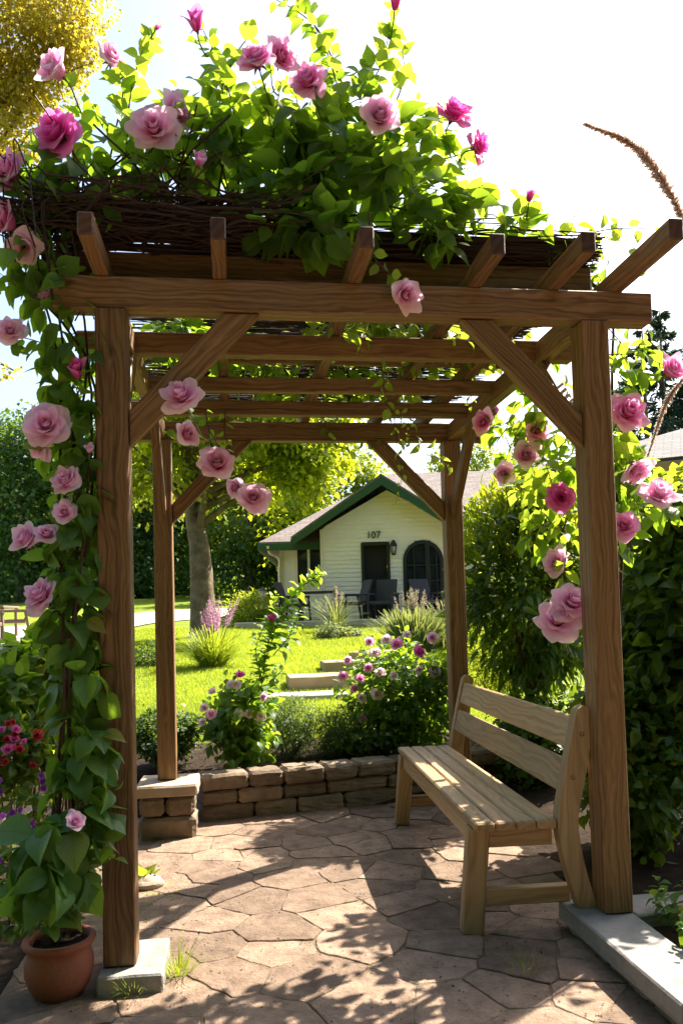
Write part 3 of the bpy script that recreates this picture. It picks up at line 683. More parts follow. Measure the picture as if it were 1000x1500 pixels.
#%%PART3
# ================================================================== ROSES
def rose_mesh(kind, matkey, seed):
    g = np.random.default_rng(seed); mb = MB()
    N, phi, curl = {'O': (27, 64, 75), 'S': (30, 52, 80), 'C': (22, 34, 70), 'B': (11, 13, 14)}[kind]
    nu, nv = 11, 10; uu = np.linspace(-1, 1, nu); vv = np.linspace(0, 1, nv)
    for k in range(N):
        f = k/(N-1); a0 = k*2.39996+g.normal(0, 0.16)
        ph = R(3+(phi-3)*f**1.25+g.normal(0, 6)*f); cu = R(curl*max(0, f-0.2)*1.25+g.normal(0, 16)*f)
        L = (0.66+0.34*f)*(1+g.normal(0, 0.07)); hw = (0.30+0.30*f)*L*(1+g.normal(0, 0.08))
        lean = g.normal(0, 0.10); rp, rq = g.uniform(0, 6, 2); tip = g.uniform(0.06, 0.2); amp = 0.045+0.05*f
        V = np.zeros((nv, nu, 3)); UVs = np.zeros((nv, nu, 2))
        for iu, u in enumerate(uu):
            r = 0.025+0.05*f; z = 0.0; pv = 0.0
            for iv, v in enumerate(vv):
                ve = v*(1-0.30*abs(u)**2.2+tip*0.5*max(0, 1-abs(u)*2.2)); dv = ve-pv; pv = ve
                th = ph+(R(74)-ph)*max(0, 1-ve*2.0)**2*(0.4+0.6*f)+cu*max(0, ve-0.45)**2*3.3*(1+0.5*u*u)
                r += L*math.sin(th)*dv; z += L*math.cos(th)*dv
                wv = hw*(0.28+0.72*math.sin(min(1, ve*1.2)*math.pi/2)); rr = max(r, 0.03)
                da = min(wv/max(rr, 0.10), 1.9 if f < 0.45 else 1.15); ang = a0+u*da+lean*ve
                ruf = (amp*math.sin(2.7*u+rp)+0.45*amp*math.sin(6.5*u+rq))*ve**3*f**0.6
                rad = rr*(1+(0.22*f-0.10)*u*u)+ruf*0.9+0.022*(k % 3)*(1-f)
                V[iv, iu] = (rad*math.cos(ang), rad*math.sin(ang), z+ruf*0.9-0.13*f*f+0.05*(1-f))
                UVs[iv, iu] = (u*0.5+0.5, v)
        i, j = np.meshgrid(np.arange(nv-1), np.arange(nu-1), indexing='ij')
        mb.add(V.reshape(-1, 3), np.stack([i*nu+j, i*nu+j+1, (i+1)*nu+j+1, (i+1)*nu+j], 2).reshape(-1, 4), UVs.reshape(-1, 2), np.clip(f+g.normal(0, .10), 0, 1))
    rmax = max(np.percentile(np.hypot(v[:, 0], v[:, 1]), 92) for v in mb.V)
    mb.V = [v*(0.40 if kind == 'B' else 0.54)/max(rmax, 0.34) for v in mb.V]
    return mb.mesh('rose_'+kind, PET[matkey]), 1.0
def calyx_mesh(s):
    mb = MB(); lathe(mb, [(0.0, -0.16), (0.035, -0.15), (0.06, -0.08), (0.075, -0.01), (0.06, 0.02)], (0, 0, 0), 12)
    for k in range(5):
        a = k*1.2566; P = spline([(0.06*math.cos(a), 0.06*math.sin(a), -0.01), (0.22*math.cos(a), 0.22*math.sin(a), -0.02), (0.34*math.cos(a), 0.34*math.sin(a), -0.12)], 6)
        t = np.array([-math.sin(a), math.cos(a), 0]); w = np.array([0.05, 0.06, 0.055, 0.04, 0.025, 0.004])
        V = np.concatenate([P-t*w[:, None], P+t*w[:, None]]); i = np.arange(5); mb.add(V, np.stack([i, i+1, i+7, i+6], 1), None, 0.5)
    mb.V = [v*s for v in mb.V]; return mb.mesh('calyx', M['stem'])
RM = {}; CALYX = calyx_mesh(0.9)
def rose_on(plant, p, diam, kind, colour, face, name='rose', calyx=True):
    key = (kind, colour, random.randrange(3 if kind != 'B' else 2))
    if key not in RM: RM[key] = rose_mesh(kind, colour, hash((kind, key[2])) % 999 if False else 11+ord(kind)*7+key[2]*31)[0]
    o = bpy.data.objects.new(name, RM[key]); COL.objects.link(o); o.parent = plant
    o.location = tuple(np.asarray(p)-ORG[plant.name]); f = Vector(face).normalized()
    o.rotation_mode = 'QUATERNION'; o.rotation_quaternion = f.to_track_quat('Z', 'Y') @ Vector((0, 0, 1)).rotation_difference(Vector((0, 0, 1))) @ __import__('mathutils').Quaternion((0, 0, 1), random.uniform(0, 6.28))
    o.scale = (diam, diam, diam)
    if calyx:
        c = bpy.data.objects.new('calyx', CALYX); COL.objects.link(c); c.parent = o
    return o
TOC = -Fw
def face(lx, lz): return TOC+Rt*lx+np.array([0, 0, lz])

class Vine:
    def __init__(s, name, label, cat, loc, leafm, leafm2=None):
        s.t = thing(name, label, cat, loc); s.lb = MB(); s.sb = MB(); s.lm = [leafm, leafm2 or leafm]; s.anch = []
    def shoot(s, pts, n, size, rad=0.004, tm=OVATE, m=0, wood=True):
        C = shoot(s.lb, s.sb, tm, pts, n, size, rad, m=m, sm=0 if wood else 1); s.anch.extend(C[::3]); return C
    def cane(s, pts, rad=0.006):
        C = spline(pts, 18); tube(s.sb, C, np.linspace(rad, rad*0.6, 18), 6, m=0); s.anch.extend(C[::3])
    def clump(s, u, v, y, ru, rv, ry, n, size, tm=OVATE, m=0, hollow=0.15, **k):
        c = W(u, v, y); clump(s.lb, tm, c, (px(ru, c), ry, px(rv, c)), n, size, hollow, m=m, **k)
        for q in range(max(2, n//14)):               # thin twigs carry the leaves
            d = rand_dir(1)[0]*np.array([px(ru, c), ry, px(rv, c)])*0.85
            C = spline([c+rng.normal(0, .03, 3), c+d*0.5+np.array([0, 0, .02]), c+d], 7); tube(s.sb, C, np.linspace(0.0035, 0.0015, 7), 4, m=1, cap=False); s.anch.append(C[3])
    def rose(s, u, v, y, dpx, kind, col, lx=0.0, lz=0.25, stem=True, name='rose'):
        p = W(u, v, y); f = nrm(face(lx, lz)); d = px(dpx, p)*1.1
        o = rose_on(s.t, p-f*d*0.18, d, kind, col, f, name)
        if stem and s.anch:
            A = np.array(s.anch); w = np.linalg.norm(A-p, axis=1)+np.where(A[:, 1] < y-0.02, 0.1, 0); b = A[np.argmin(w)]; q = p-f*d*0.32
            mid = (q-f*0.06+b)/2+np.array([0, 0.01, -0.02]); C = spline([b, mid, q-f*0.03, q], 9); tube(s.sb, C, np.linspace(0.0035, 0.0028, 9), 5, m=1)
            put_leaves(s.lb, OVATE, C[[2, 4, 5]], rand_dir(3)*0.6+np.array([0, 0, 0.2]), rand_dir(3)*0.5+np.array([0, 0, 1]), px(30, p)*rng.uniform(.7, 1.1, 3), 0)
        return o
    def done(s):
        s.lb.obj('foliage', s.lm, s.t); s.sb.obj('stem', [M['cane'], M['stem']], s.t)

# ---- roof rose
A = Vine('climbing_rose', 'large climbing rose mounding over the pergola roof with pale pink and magenta blooms', 'climbing rose', (0.6, 0.4, 2.66), M['rose_leaf'], M['rose_leaf_pale'])
for u, v, y, ru, rv, ry, n, sz in [
    (110, 255, 0.15, 75, 32, 0.16, 60, 0.105), (200, 240, 0.2, 80, 45, 0.2, 75, 0.11), (300, 225, 0.25, 75, 60, 0.22, 95, 0.11), (240, 290, 0.2, 110, 25, 0.15, 45, 0.10),
    (330, 170, 0.3, 55, 50, 0.2, 55, 0.105), (400, 215, 0.25, 65, 55, 0.22, 85, 0.115), (470, 215, 0.2, 60, 55, 0.2, 80, 0.115), (430, 285, 0.15, 90, 45, 0.18, 105, 0.115),
    (520, 255, 0.2, 70, 60, 0.2, 95, 0.115), (590, 215, 0.25, 60, 45, 0.2, 60, 0.105), (600, 290, 0.15, 60, 50, 0.16, 75, 0.11), (480, 335, 0.05, 60, 32, 0.1, 50, 0.115),
    (660, 310, 0.2, 60, 35, 0.15, 48, 0.10), (740, 325, 0.2, 60, 24, 0.15, 34, 0.095), (640, 345, 0.1, 40, 28, 0.1, 24, 0.10), (810, 350, 0.25, 40, 22, 0.15, 16, 0.085),
    (380, 330, 0.08, 45, 22, 0.08, 22, 0.10), (540, 150, 0.25, 50, 55, 0.12, 40, 0.095), (490, 120, 0.25, 30, 60, 0.1, 22, 0.09)]:
    A.clump(u, v, y, ru, rv, ry*0.8, int(n*0.86), sz*0.95, m=0 if v > 210 or rng.random() < 0.3 else 1, droop=0.3)
def up_shoot(pxs, y, n, sz, rad=0.004, m=0):
    A.shoot([W(u, v, y+0.04*k) for k, (u, v) in enumerate(pxs)], n, sz, rad, m=m)
up_shoot([(185, 230), (190, 150), (205, 85), (228, 42)], 0.2, 20, 0.075, m=1)
up_shoot([(165, 210), (180, 140), (178, 100)], 0.22, 12, 0.075)
up_shoot([(350, 270), (345, 180), (325, 100), (298, 45)], 0.2, 26, 0.085, m=0)
up_shoot([(325, 130), (345, 80), (372, 45)], 0.25, 8, 0.085, m=1)
up_shoot([(480, 260), (500, 170), (480, 80), (445, 10), (420, -30)], 0.2, 30, 0.085)
up_shoot([(540, 220), (530, 150), (560, 90), (575, 15)], 0.22, 26, 0.085, m=1)
up_shoot([(500, 120), (470, 50), (440, 20), (405, 0)], 0.25, 12, 0.08, m=1)
up_shoot([(560, 190), (590, 120), (588, 60)], 0.25, 10, 0.085, m=1)
up_shoot([(570, 255), (640, 235), (700, 222)], 0.15, 10, 0.075, m=1)
up_shoot([(560, 230), (620, 190), (655, 165)], 0.2, 14, 0.075, m=1)
up_shoot([(300, 260), (270, 210), (258, 150)], 0.25, 12, 0.075)
up_shoot([(400, 200), (405, 160), (410, 130)], 0.2, 8, 0.085, m=1)
up_shoot([(560, 300), (660, 320), (760, 315), (775, 292)], 0.1, 20, 0.08, m=1)
up_shoot([(740, 330), (830, 345), (900, 335), (968, 335)], 0.25, 16, 0.065, m=1)
up_shoot([(120, 260), (60, 285), (15, 330)], 0.1, 14, 0.08)
up_shoot([(110, 240), (60, 245), (10, 250)], 0.1, 12, 0.085)
up_shoot([(100, 255), (75, 300), (95, 345)], -.02, 9, .08)
up_shoot([(170, 265), (150, 300), (160, 325)], -.03, 6, .08)
up_shoot([(540, 310), (545, 372), (572, 402), (594, 420)], -0.13, 9, 0.055, 0.003, m=1)
for pts_, y_ in [([(250, 260), (240, 190), (262, 130)], .25), ([(380, 250), (392, 180), (372, 120)], .3), ([(430, 250), (438, 170), (425, 110)], .25), ([(470, 240), (468, 150), (490, 70)], .28), ([(600, 260), (625, 200), (612, 150)], .22), ([(140, 250), (118, 190), (130, 150)], .2), ([(330, 240), (312, 160), (330, 90)], .26), ([(520, 240), (545, 170), (535, 100)], .2), ([(650, 300), (690, 290), (720, 280)], .15)]:
    up_shoot(pts_, y_, 13, 0.085, m=int(rng.random() < .6))
for k in range(10):
    u0 = rng.uniform(150, 560); A.cane([W(u0, 330, 0.2), W(u0+rng.normal(0, 30), 290, 0.25), W(u0+rng.normal(0, 60), 215, 0.25)], 0.006)
# strands hanging under the rafters and back beam
for pts, y, n, sz in [([(540, 470), (560, 540), (565, 590), (600, 625)], 0.9, 16, 0.07), ([(620, 500), (600, 560), (598, 640)], 1.2, 14, 0.06), ([(500, 480), (520, 490), (540, 500)], 0.45, 8, 0.08),
                      ([(690, 520), (620, 530), (560, 550)], 0.9, 18, 0.065), ([(575, 600), (590, 660), (600, 640)], 1.7, 8, 0.06), ([(340, 520), (420, 540), (520, 530)], 1.0, 14, 0.06),
                      ([(580, 640), (588, 700), (578, 740)], 1.9, 8, 0.05), ([(660, 490), (720, 500), (780, 500)], 0.5, 12, 0.075), ([(480, 640), (520, 660), (560, 650)], 1.95, 10, 0.09), ([(610, 640), (640, 670), (660, 690)], 1.8, 10, 0.08)]:
    q_ = [W(u, v, y+0.02*k) for k, (u, v) in enumerate(pts)]; A.shoot([q_[0]+np.array([-.02, .05, 2.64-q_[0][2]])]+q_, n+3, sz, 0.0025, tm=OVATE2, m=1)
for u, v, y, ru, rv, ry, n, sz in [(340, 530, 1.3, 110, 20, 0.4, 80, 0.09), (450, 560, 1.7, 120, 18, 0.3, 70, 0.09), (600, 540, 1.5, 80, 30, 0.4, 55, 0.09), (260, 520, 0.9, 60, 25, 0.2, 40, 0.09), (440, 470, 1.5, 200, 12, 0.3, 90, 0.1), (700, 520, 1.2, 70, 30, 0.3, 40, 0.09), (480, 590, 1.9, 150, 12, .15, 50, .09), (560, 500, .8, 120, 14, .2, 50, .09)]:
    A.clump(u, v-18, y, ru, rv, ry, int(n*1.9), sz, m=rng.integers(0, 2))
A.shoot([W(330, 600, 1.0), W(330, 640, 1.0), W(350, 690, 1.0)], 7, 0.05, 0.003, m=1); A.shoot([W(300, 600, 0.6), W(305, 625, 0.55), W(310, 660, 0.5)], 5, 0.05, 0.003)
for a in [(83, 104, .1, 44, 'C', 'P', -.5, .3), (163, 86, .35, 34, 'C', 'P', .7, .4), (82, 193, .0, 62, 'O', 'D', -.35, .2), (14, 250, .0, 54, 'S', 'M', -.7, .2), (225, 185, .0, 64, 'O', 'P', .1, .12),
          (256, 167, .12, 48, 'C', 'P', .9, .3), (291, 236, .0, 28, 'B', 'M', .6, .6), (287, 34, .2, 38, 'B', 'D', -.1, .9), (376, 85, .1, 50, 'S', 'M', -.2, .6), (410, 84, .2, 42, 'C', 'M', .7, -.1), (450, 116, .05, 52, 'O', 'M', -.3, .35),
          (557, 168, .0, 54, 'S', 'P', .05, .15), (665, 163, .1, 52, 'S', 'D', .4, .8), (703, 214, .05, 42, 'O', 'D', 1.6, .2), (578, 6, .22, 24, 'B', 'D', .1, 1.2), (593, 432, -.055, 42, 'C', 'P', .5, -.5), (775, 290, .12, 17, 'B', 'D', .1, 1.5),
          (256, 143, .2, 14, 'B', 'D', .5, 1), (230, 41, .25, 11, 'B', 'D', 1, .6), (266, 578, -.05, 56, 'O', 'P', -.2, .65), (273, 637, .3, 33, 'C', 'P', .9, .2), (318, 678, .4, 47, 'S', 'P', .1, .45), (346, 715, .55, 26, 'C', 'P', -.5, -.1), (371, 729, .5, 41, 'S', 'P', .2, .3)]:
    A.rose(*a)
A.done()

# ---- potted rose climbing the left post
B = Vine('climbing_rose', 'climbing rose growing from the terracotta pot up the left side of the pergola', 'climbing rose', pc+np.array([0, 0, .21]), M['pot_leaf'], M['rose_leaf'])
for k in range(5):
    o = rng.normal(0, 0.02, 2); b = pc+np.array([o[0], o[1], 0.2])
    B.cane([b, b+np.array([rng.normal(0, .03), .02, .3]), W(110+rng.normal(0, 14), 1000, -0.02+rng.normal(0, .04)), W(105+rng.normal(0, 18), 760, 0.03+rng.normal(0, .04)), W(100+rng.normal(0, 18), 540, 0.06), W(85+rng.normal(0, 30), 380, 0.1)], 0.007)
for u, v, y, ru, rv, ry, n, sz in [
    (85, 1285, -0.18, 60, 38, .10, 26, 0.12), (75, 1240, -0.16, 55, 50, .1, 26, 0.12), (110, 1180, -0.12, 50, 55, .09, 30, 0.115), (120, 1090, -0.06, 42, 60, .09, 34, 0.115),
    (115, 1000, -0.02, 40, 60, .09, 36, 0.11), (112, 910, 0.0, 42, 60, .09, 42, 0.11), (112, 820, 0.03, 40, 55, .09, 38, 0.105), (112, 735, 0.05, 38, 50, .1, 36, 0.105),
    (108, 655, 0.06, 40, 50, .1, 40, 0.105), (105, 580, 0.06, 42, 45, .1, 38, 0.10), (100, 510, 0.06, 45, 40, .12, 32, 0.10), (70, 430, 0.06, 55, 35, .12, 24, 0.09), (40, 360, 0.05, 50, 40, .12, 24, 0.095), (130, 860, .1, 24, 300, .06, 80, .10), (40, 300, .1, 40, 40, .12, 24, .1)]:
    B.clump(u, v, y, ru, rv, ry, int(n*1.25), sz*(.98 if v > 1150 else .86), m=0 if v > 800 else 1, out=0.5, droop=0.75, up=0.6)
for pts, y, n, sz in [([(100, 1320), (60, 1300), (20, 1320)], -.2, 8, .13), ([(110, 1290), (140, 1230), (165, 1260)], -.16, 7, .11), ([(110, 1200), (140, 1150), (165, 1160)], -.12, 7, .11), ([(100, 460), (50, 430), (0, 425)], .05, 10, .09),
                      ([(100, 520), (55, 500), (10, 490)], .05, 8, .085), ([(110, 470), (130, 430), (120, 400)], .05, 8, .08), ([(60, 400), (30, 420), (0, 400)], .05, 8, .07), ([(100, 600), (75, 590), (62, 620)], .05, 6, .08),
                      ([(110, 870), (85, 900), (60, 950)], 0, 6, .09), ([(60, 400), (55, 340), (70, 300)], .08, 9, .085), ([(90, 1310), (88, 1340), (84, 1360)], -.22, 4, .10)]:
    B.shoot([W(u, v, y+.01*k) for k, (u, v) in enumerate(pts)], n, sz, .003, m=0 if pts[0][1] > 800 else 1)
for a in [(10, 325, .0, 48, 'C', 'M', -.6, .2), (36, 362, .02, 42, 'C', 'P', .3, -.5), (68, 436, .08, 36, 'C', 'P', -.6, .3), (15, 484, .0, 40, 'S', 'P', .4, .3), (113, 546, -.02, 30, 'B', 'D', .1, .6), (68, 622, -.06, 60, 'O', 'P', .15, .3), (56, 650, -.02, 44, 'S', 'P', -.7, -.4), (131, 659, -.05, 18, 'B', 'P', .3, .8),
          (97, 703, -.05, 46, 'S', 'P', -.3, .6), (95, 750, -.05, 31, 'S', 'P', .2, .4), (41, 790, -.02, 40, 'C', 'P', -.5, .5), (69, 784, -.05, 31, 'C', 'P', .2, .7), (58, 870, -.06, 54, 'O', 'P', -.5, .9), (111, 1204, -.24, 26, 'C', 'P', .5, 1.1)]:
    B.rose(*a)
B.done()

# ---- right hand rose behind the right front post
Cc = Vine('climbing_rose', 'climbing rose behind the right front post with drooping strands of pink blooms', 'climbing rose', (2.15, 0.6, 0.02), M['rose_leaf'], M['rose_leaf_pale'])
for k in range(4):
    Cc.cane([(2.15+rng.normal(0, .03), 0.6+rng.normal(0, .05), -0.02), (2.12, 0.55, 0.8), W(905+rng.normal(0, 15), 760, .5), W(890+rng.normal(0, 20), 560, .5), W(870+rng.normal(0, 30), 440, .45), W(800, 370, .4)], 0.008)
for u, v, y, ru, rv, ry, n, sz in [
    (905, 560, .45, 42, 60, .15, 46, .085), (900, 640, .45, 38, 60, .15, 48, .085), (915, 700, .45, 45, 45, .15, 44, .085), (960, 740, .5, 45, 30, .15, 34, .08), (925, 510, .45, 40, 35, .12, 13, .08), (900, 400, .45, 38, 40, .12, 16, .08),
    (890, 780, .5, 40, 45, .15, 36, .085), (800, 700, .75, 50, 55, .18, 70, .085), (800, 610, .8, 45, 55, .18, 55, .08), (745, 640, .95, 40, 40, .15, 22, .07), (790, 540, .8, 50, 40, .15, 36, .08), (800, 780, .7, 45, 40, .15, 40, .085), (720, 520, 1.1, 50, 30, .15, 24, .08), (830, 660, .7, 30, 80, .12, 40, .09)]:
    Cc.clump(u, v, y, ru, rv, ry, int(n*1.0), sz, tm=OVATE2, m=int(rng.random() < 0.55), droop=0.5)
for pts, y, n, sz in [([(870, 520), (930, 520), (985, 540)], .4, 12, .075), ([(880, 470), (920, 510), (945, 500)], .45, 10, .07), ([(890, 660), (940, 720), (985, 710)], .45, 10, .085), ([(800, 560), (740, 620), (712, 620)], 1.0, 14, .065), ([(790, 620), (750, 650), (738, 685)], .95, 10, .065),
                      ([(850, 420), (880, 360), (905, 330)], .45, 10, .075), ([(830, 760), (815, 800), (812, 822)], .6, 8, .085), ([(830, 800), (825, 850), (830, 885)], .4, 8, .085), ([(690, 540), (690, 580), (688, 600)], 1.2, 8, .05)]:
    Cc.shoot([W(u, v, y) for u, v in pts], n, sz, .003, tm=OVATE2, m=1)
for a in [(708, 619, .95, 30, 'C', 'M', -.6, .1), (725, 604, 1.0, 15, 'B', 'D', .1, 1), (786, 631, .75, 35, 'S', 'M', .1, .15), (770, 668, .75, 33, 'C', 'P', -.1, .3), (737, 692, .9, 28, 'C', 'P', .1, -.5), (820, 728, .55, 38, 'O', 'D', -.1, .1),
          (920, 603, .25, 54, 'O', 'M', .2, .35), (982, 543, .25, 38, 'C', 'M', .5, .5), (930, 688, .3, 38, 'C', 'P', .3, -.8), (965, 722, .25, 50, 'O', 'P', .1, .9), (912, 771, .2, 44, 'S', 'M', -.1, .5), (815, 825, .5, 36, 'C', 'P', -.7, .4), (839, 881, .16, 60, 'O', 'P', .2, .9), (817, 908, .18, 58, 'O', 'P', -.2, .7)]:
    Cc.rose(*a)
Cc.done()
#%%PART4
# ================================================================== GARDEN
BLADE = leaf_template(4, 0.013, 0.3, 0.35, 0.6)
FINE = leaf_template(2, 0.10, 0.3, 0.15, 0.8)
def bush(name, label, cat, c, r, n, size, lm, tm=SMALL, lump=30, base=None, group=None, stems=9, hollow=0.35, lm2=None, up=0.8, out=0.7, droop=0.2, srad=0.006):
    """c centre of the leaf mass, r radii; stems rise from the ground under it"""
    c = np.asarray(c, float); r = np.broadcast_to(np.asarray(r, float), (3,)); b = np.array([c[0], c[1], float(ground_z(c[0], c[1]))]) if base is None else np.asarray(base, float)
    t = thing(name, label, cat, b, group); mb = MB()
    clump(mb, tm, c, r, int(n*0.8), size, hollow, up, out, droop, 0, lump); clump(mb, tm, c, r*0.8, n-int(n*0.8), size, 0.1, up, out, droop, 1 if lm2 else 0, max(3, lump//2))
    # leaves never sink below the soil
    for k, v in enumerate(mb.V): mb.V[k][:, 2] = np.maximum(v[:, 2], ground_z(v[:, 0], v[:, 1])+0.004)
    mb.obj('foliage', [lm, lm2 or lm], t); sb = MB()
    for k in range(stems):
        d = rand_dir(1)[0]*r*0.75; e_ = c+d; s0 = b+np.array([rng.normal(0, .12)*r[0], rng.normal(0, .12)*r[1], -0.02])
        tube(sb, spline([s0, (s0+e_)/2+rng.normal(0, .06, 3)*r, e_], 8), np.linspace(srad, srad*0.4, 8), 5, cap=False)
    sb.obj('stem', M['cane'], t); return t
def small_rose(plant, p, diam, col, fc=None): return rose_on(plant, p, diam, 'S' if diam > 0.06 else 'C', col, face(rng.normal(0, .5), rng.uniform(.3, 1.2)) if fc is None else fc, 'rose', False)

# low box hedges in the bed behind the wall
for (u0, u1, v0, v1, y, lab) in [(195, 292, 1040, 1115, 2.75, 'dark clipped box hedge behind the stone pier, left of the white rose bush'),
                             (375, 470, 1022, 1105, 2.95, 'feathery green box hedge on the wall right beside the sapling rose'),
                             (455, 545, 1028, 1105, 2.95, 'feathery green box hedge left beside the pink rose bush')]:
    c = W((u0+u1)/2, (v0+v1)/2, y); rx = px((u1-u0)/2, c)*1.12; rz = px((v1-v0)/2, c)
    bush('box_hedge', lab, 'hedge', c, (rx, 0.26, rz), 6500, 0.034, M['box'], FINE if u0 > 300 else SMALL, 90, group='low hedges behind the wall', hollow=0.2, lm2=M['shrub'])
bush('ground_cover_plant', 'low dark leafy plant under the pink rose bush at the wall', 'plant', W(560, 1085, 2.75), (0.3, 0.16, 0.10), 900, 0.045, M['shrub'], SMALL, 20)

# pink rose bush and white rose bush
c = W(585, 1020, 2.95); pb = bush('rose_bush', 'full rose bush with many small pink and white blooms beside the right back post', 'rose bush', c, (0.36, 0.34, 0.40), 3600, 0.058, M['rose_leaf'], OVATE2, 46, lm2=M['shrub'], hollow=0.3)
for u, v, d, cl in [(541, 941, 22, 'P'), (566, 938, 26, 'W'), (582, 945, 26, 'M'), (550, 957, 28, 'W'), (612, 956, 30, 'D'), (632, 935, 26, 'P'), (596, 930, 20, 'W'), (540, 979, 20, 'M'), (511, 968, 20, 'P'), (527, 995, 24, 'M'), (503, 991, 24, 'M'), (520, 1010, 20, 'M'), (551, 1018, 28, 'W'), (529, 1023, 22, 'W'), (529, 1053, 20, 'M'), (557, 987, 24, 'W'), (576, 990, 20, 'W'), (635, 985, 28, 'P'), (645, 995, 24, 'P'), (615, 982, 20, 'W'), (684, 996, 18, 'D')]:
    p = W(u, v, 2.62+0.25*abs(u-585)/80); small_rose(pb, p, px(d*.68, p), cl)
c = W(345, 1058, 2.62); wb = bush('rose_bush', 'leafy rose bush with a few white blooms at the wall behind the left back post', 'rose bush', c, (0.22, 0.2, 0.25), 1000, 0.075, M['rose_leaf'], OVATE2, 26, lm2=M['shrub_b'], hollow=0.3)
for u, v, d, cl in [(310, 1048, 24, 'P'), (300, 1038, 18, 'W'), (352, 991, 18, 'D'), (339, 1004, 24, 'W'), (346, 1003, 20, 'W'), (311, 1014, 16, 'W'), (350, 1046, 24, 'W'), (364, 1046, 20, 'W'), (382, 1050, 26, 'W'), (388, 1022, 22, 'P'), (298, 1058, 16, 'W')]:
    p = W(u, v, 2.42); small_rose(wb, p, px(d*.68, p), cl)
sp_ = Vine('rose_sapling', 'tall slender young rose shoot rising above the white rose bush', 'young rose', W(380, 1105, 2.75), M['rose_leaf'], M['rose_leaf_pale'])
for pts, n, sz, m_ in [([(382, 1100), (375, 1020), (395, 950), (412, 900), (440, 860), (470, 835)], 70, .10, 0), ([(380, 1060), (385, 990), (400, 920), (430, 880)], 52, .095, 0), ([(385, 1000), (375, 950), (392, 905)], 30, .09, 0), ([(410, 900), (400, 880), (405, 870)], 10, .05, 1), ([(435, 865), (455, 850), (470, 840)], 16, .07, 1), ([(400, 960), (425, 930), (440, 890)], 26, .095, 0), ([(395, 1000), (410, 985), (418, 975)], 12, .07, 0)]:
    sp_.shoot([W(u, v, 2.75+rng.normal(0, .04)) for u, v in pts], n, sz, .004, tm=OVATE2, m=m_)
sp_.rose(398, 908, 2.7, 15, 'B', 'D', 0, 1); sp_.done()

# shrubs on the right
def shrub_at(u, v, y, ru, ry, rv, **k):
    c = W(u, v, y); return c, (px(ru, c), ry, px(rv, c))
c, r = shrub_at(775, 855, 2.75, 106, 0.50, 140)
sA = bush('shrub', 'big rounded shrub of narrow leaves behind the garden bench', 'shrub', c, r, 5600, 0.105, M['shrub'], LANCE, 110, lm2=M['shrub_b'], stems=14, hollow=0.45, srad=0.014, out=0.9)
mb = MB(); k = 4200; th = rng.uniform(0, 6.28, k); ph = rng.uniform(0.25, 1.5, k); d = np.stack([np.cos(th)*np.cos(ph), np.sin(th)*np.cos(ph), np.sin(ph)], 1)
put_leaves(mb, LANCE, c+d*np.array(r)*rng.uniform(0.85, 1.16, (k, 1)), d*0.5+np.array([0, 0, 0.7])+rand_dir(k)*0.5, rand_dir(k), 0.07*rng.uniform(.6, 1.1, k), 0); mb.obj('sunlit_top_leaves', M['shrub_b'], sA)  # brighter leaf colour over the upper half paints in the sunlit top
c, r = shrub_at(1040, 905, 1.15, 172, 0.52, 168)
bush('shrub', 'broad dark leafy shrub right of the right front post', 'shrub', c, r, 9500, 0.088, M['shrub'], OVATE2, 120, lm2=M['shrub'], stems=12, hollow=0.4, srad=0.012)
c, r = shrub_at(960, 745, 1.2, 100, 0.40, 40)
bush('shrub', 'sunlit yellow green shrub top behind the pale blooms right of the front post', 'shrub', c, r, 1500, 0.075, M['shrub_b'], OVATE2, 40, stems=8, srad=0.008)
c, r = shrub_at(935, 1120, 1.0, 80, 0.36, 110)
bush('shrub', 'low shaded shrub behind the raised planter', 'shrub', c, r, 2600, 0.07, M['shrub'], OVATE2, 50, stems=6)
c, r = shrub_at(745, 975, 3.3, 80, 0.28, 55)
bush('fern', 'light feathery fern growth behind the backrest of the bench', 'fern', c, r, 5200, 0.05, M['shrub_b'], FINE, 70, stems=16, hollow=0.1, up=0.4)
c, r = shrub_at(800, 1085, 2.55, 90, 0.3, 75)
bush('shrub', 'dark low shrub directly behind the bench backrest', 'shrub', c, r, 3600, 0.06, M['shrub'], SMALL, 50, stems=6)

# left flower bed
c, r = shrub_at(55, 1010, 1.25, 75, 0.32, 85)
bush('hydrangea', 'broad leafy bush with sunlit top left of the potted rose', 'bush', c, r, 1500, 0.085, M['rose_leaf'], OVATE2, 40, lm2=M['shrub_b'], hollow=0.45)
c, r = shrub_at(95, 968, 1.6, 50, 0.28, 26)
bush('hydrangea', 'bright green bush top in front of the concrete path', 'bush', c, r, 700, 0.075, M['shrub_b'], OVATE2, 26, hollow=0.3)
c, r = shrub_at(20, 1105, 0.75, 60, 0.2, 42)
rb = bush('red_flower_bush', 'low dark bush with small red flowers at the left edge', 'flowering bush', c, r, 800, 0.05, M['shrub'], OVATE2, 30)
for k in range(16):
    p = W(rng.uniform(-5, 55), rng.uniform(1058, 1125), 0.55+rng.uniform(-.04, .05)); small_rose(rb, p, px(rng.uniform(9, 15), p), 'R' if k % 3 else 'D')
pk_spots = [(15, 1215), (60, 1200), (95, 1225), (30, 1265), (75, 1270), (15, 1320), (55, 1330), (110, 1275), (5, 1165), (60, 1160)]
pk_lab = ['pansy plant with violet flowers at the left edge under the red bush', 'violet pansies just left of the potted rose leaves', 'violet pansies directly behind the lower rose leaves', 'dark pansy plant in the middle of the left bed', 'violet pansies above the big pot leaves',
          'low shaded pansies beside the big leaves at the left edge', 'low shaded pansies left of the terracotta pot', 'pansies between the pot rose and the left front post', 'topmost pansies at the left edge under the red flowers', 'topmost pansies beside the climbing rose stem']
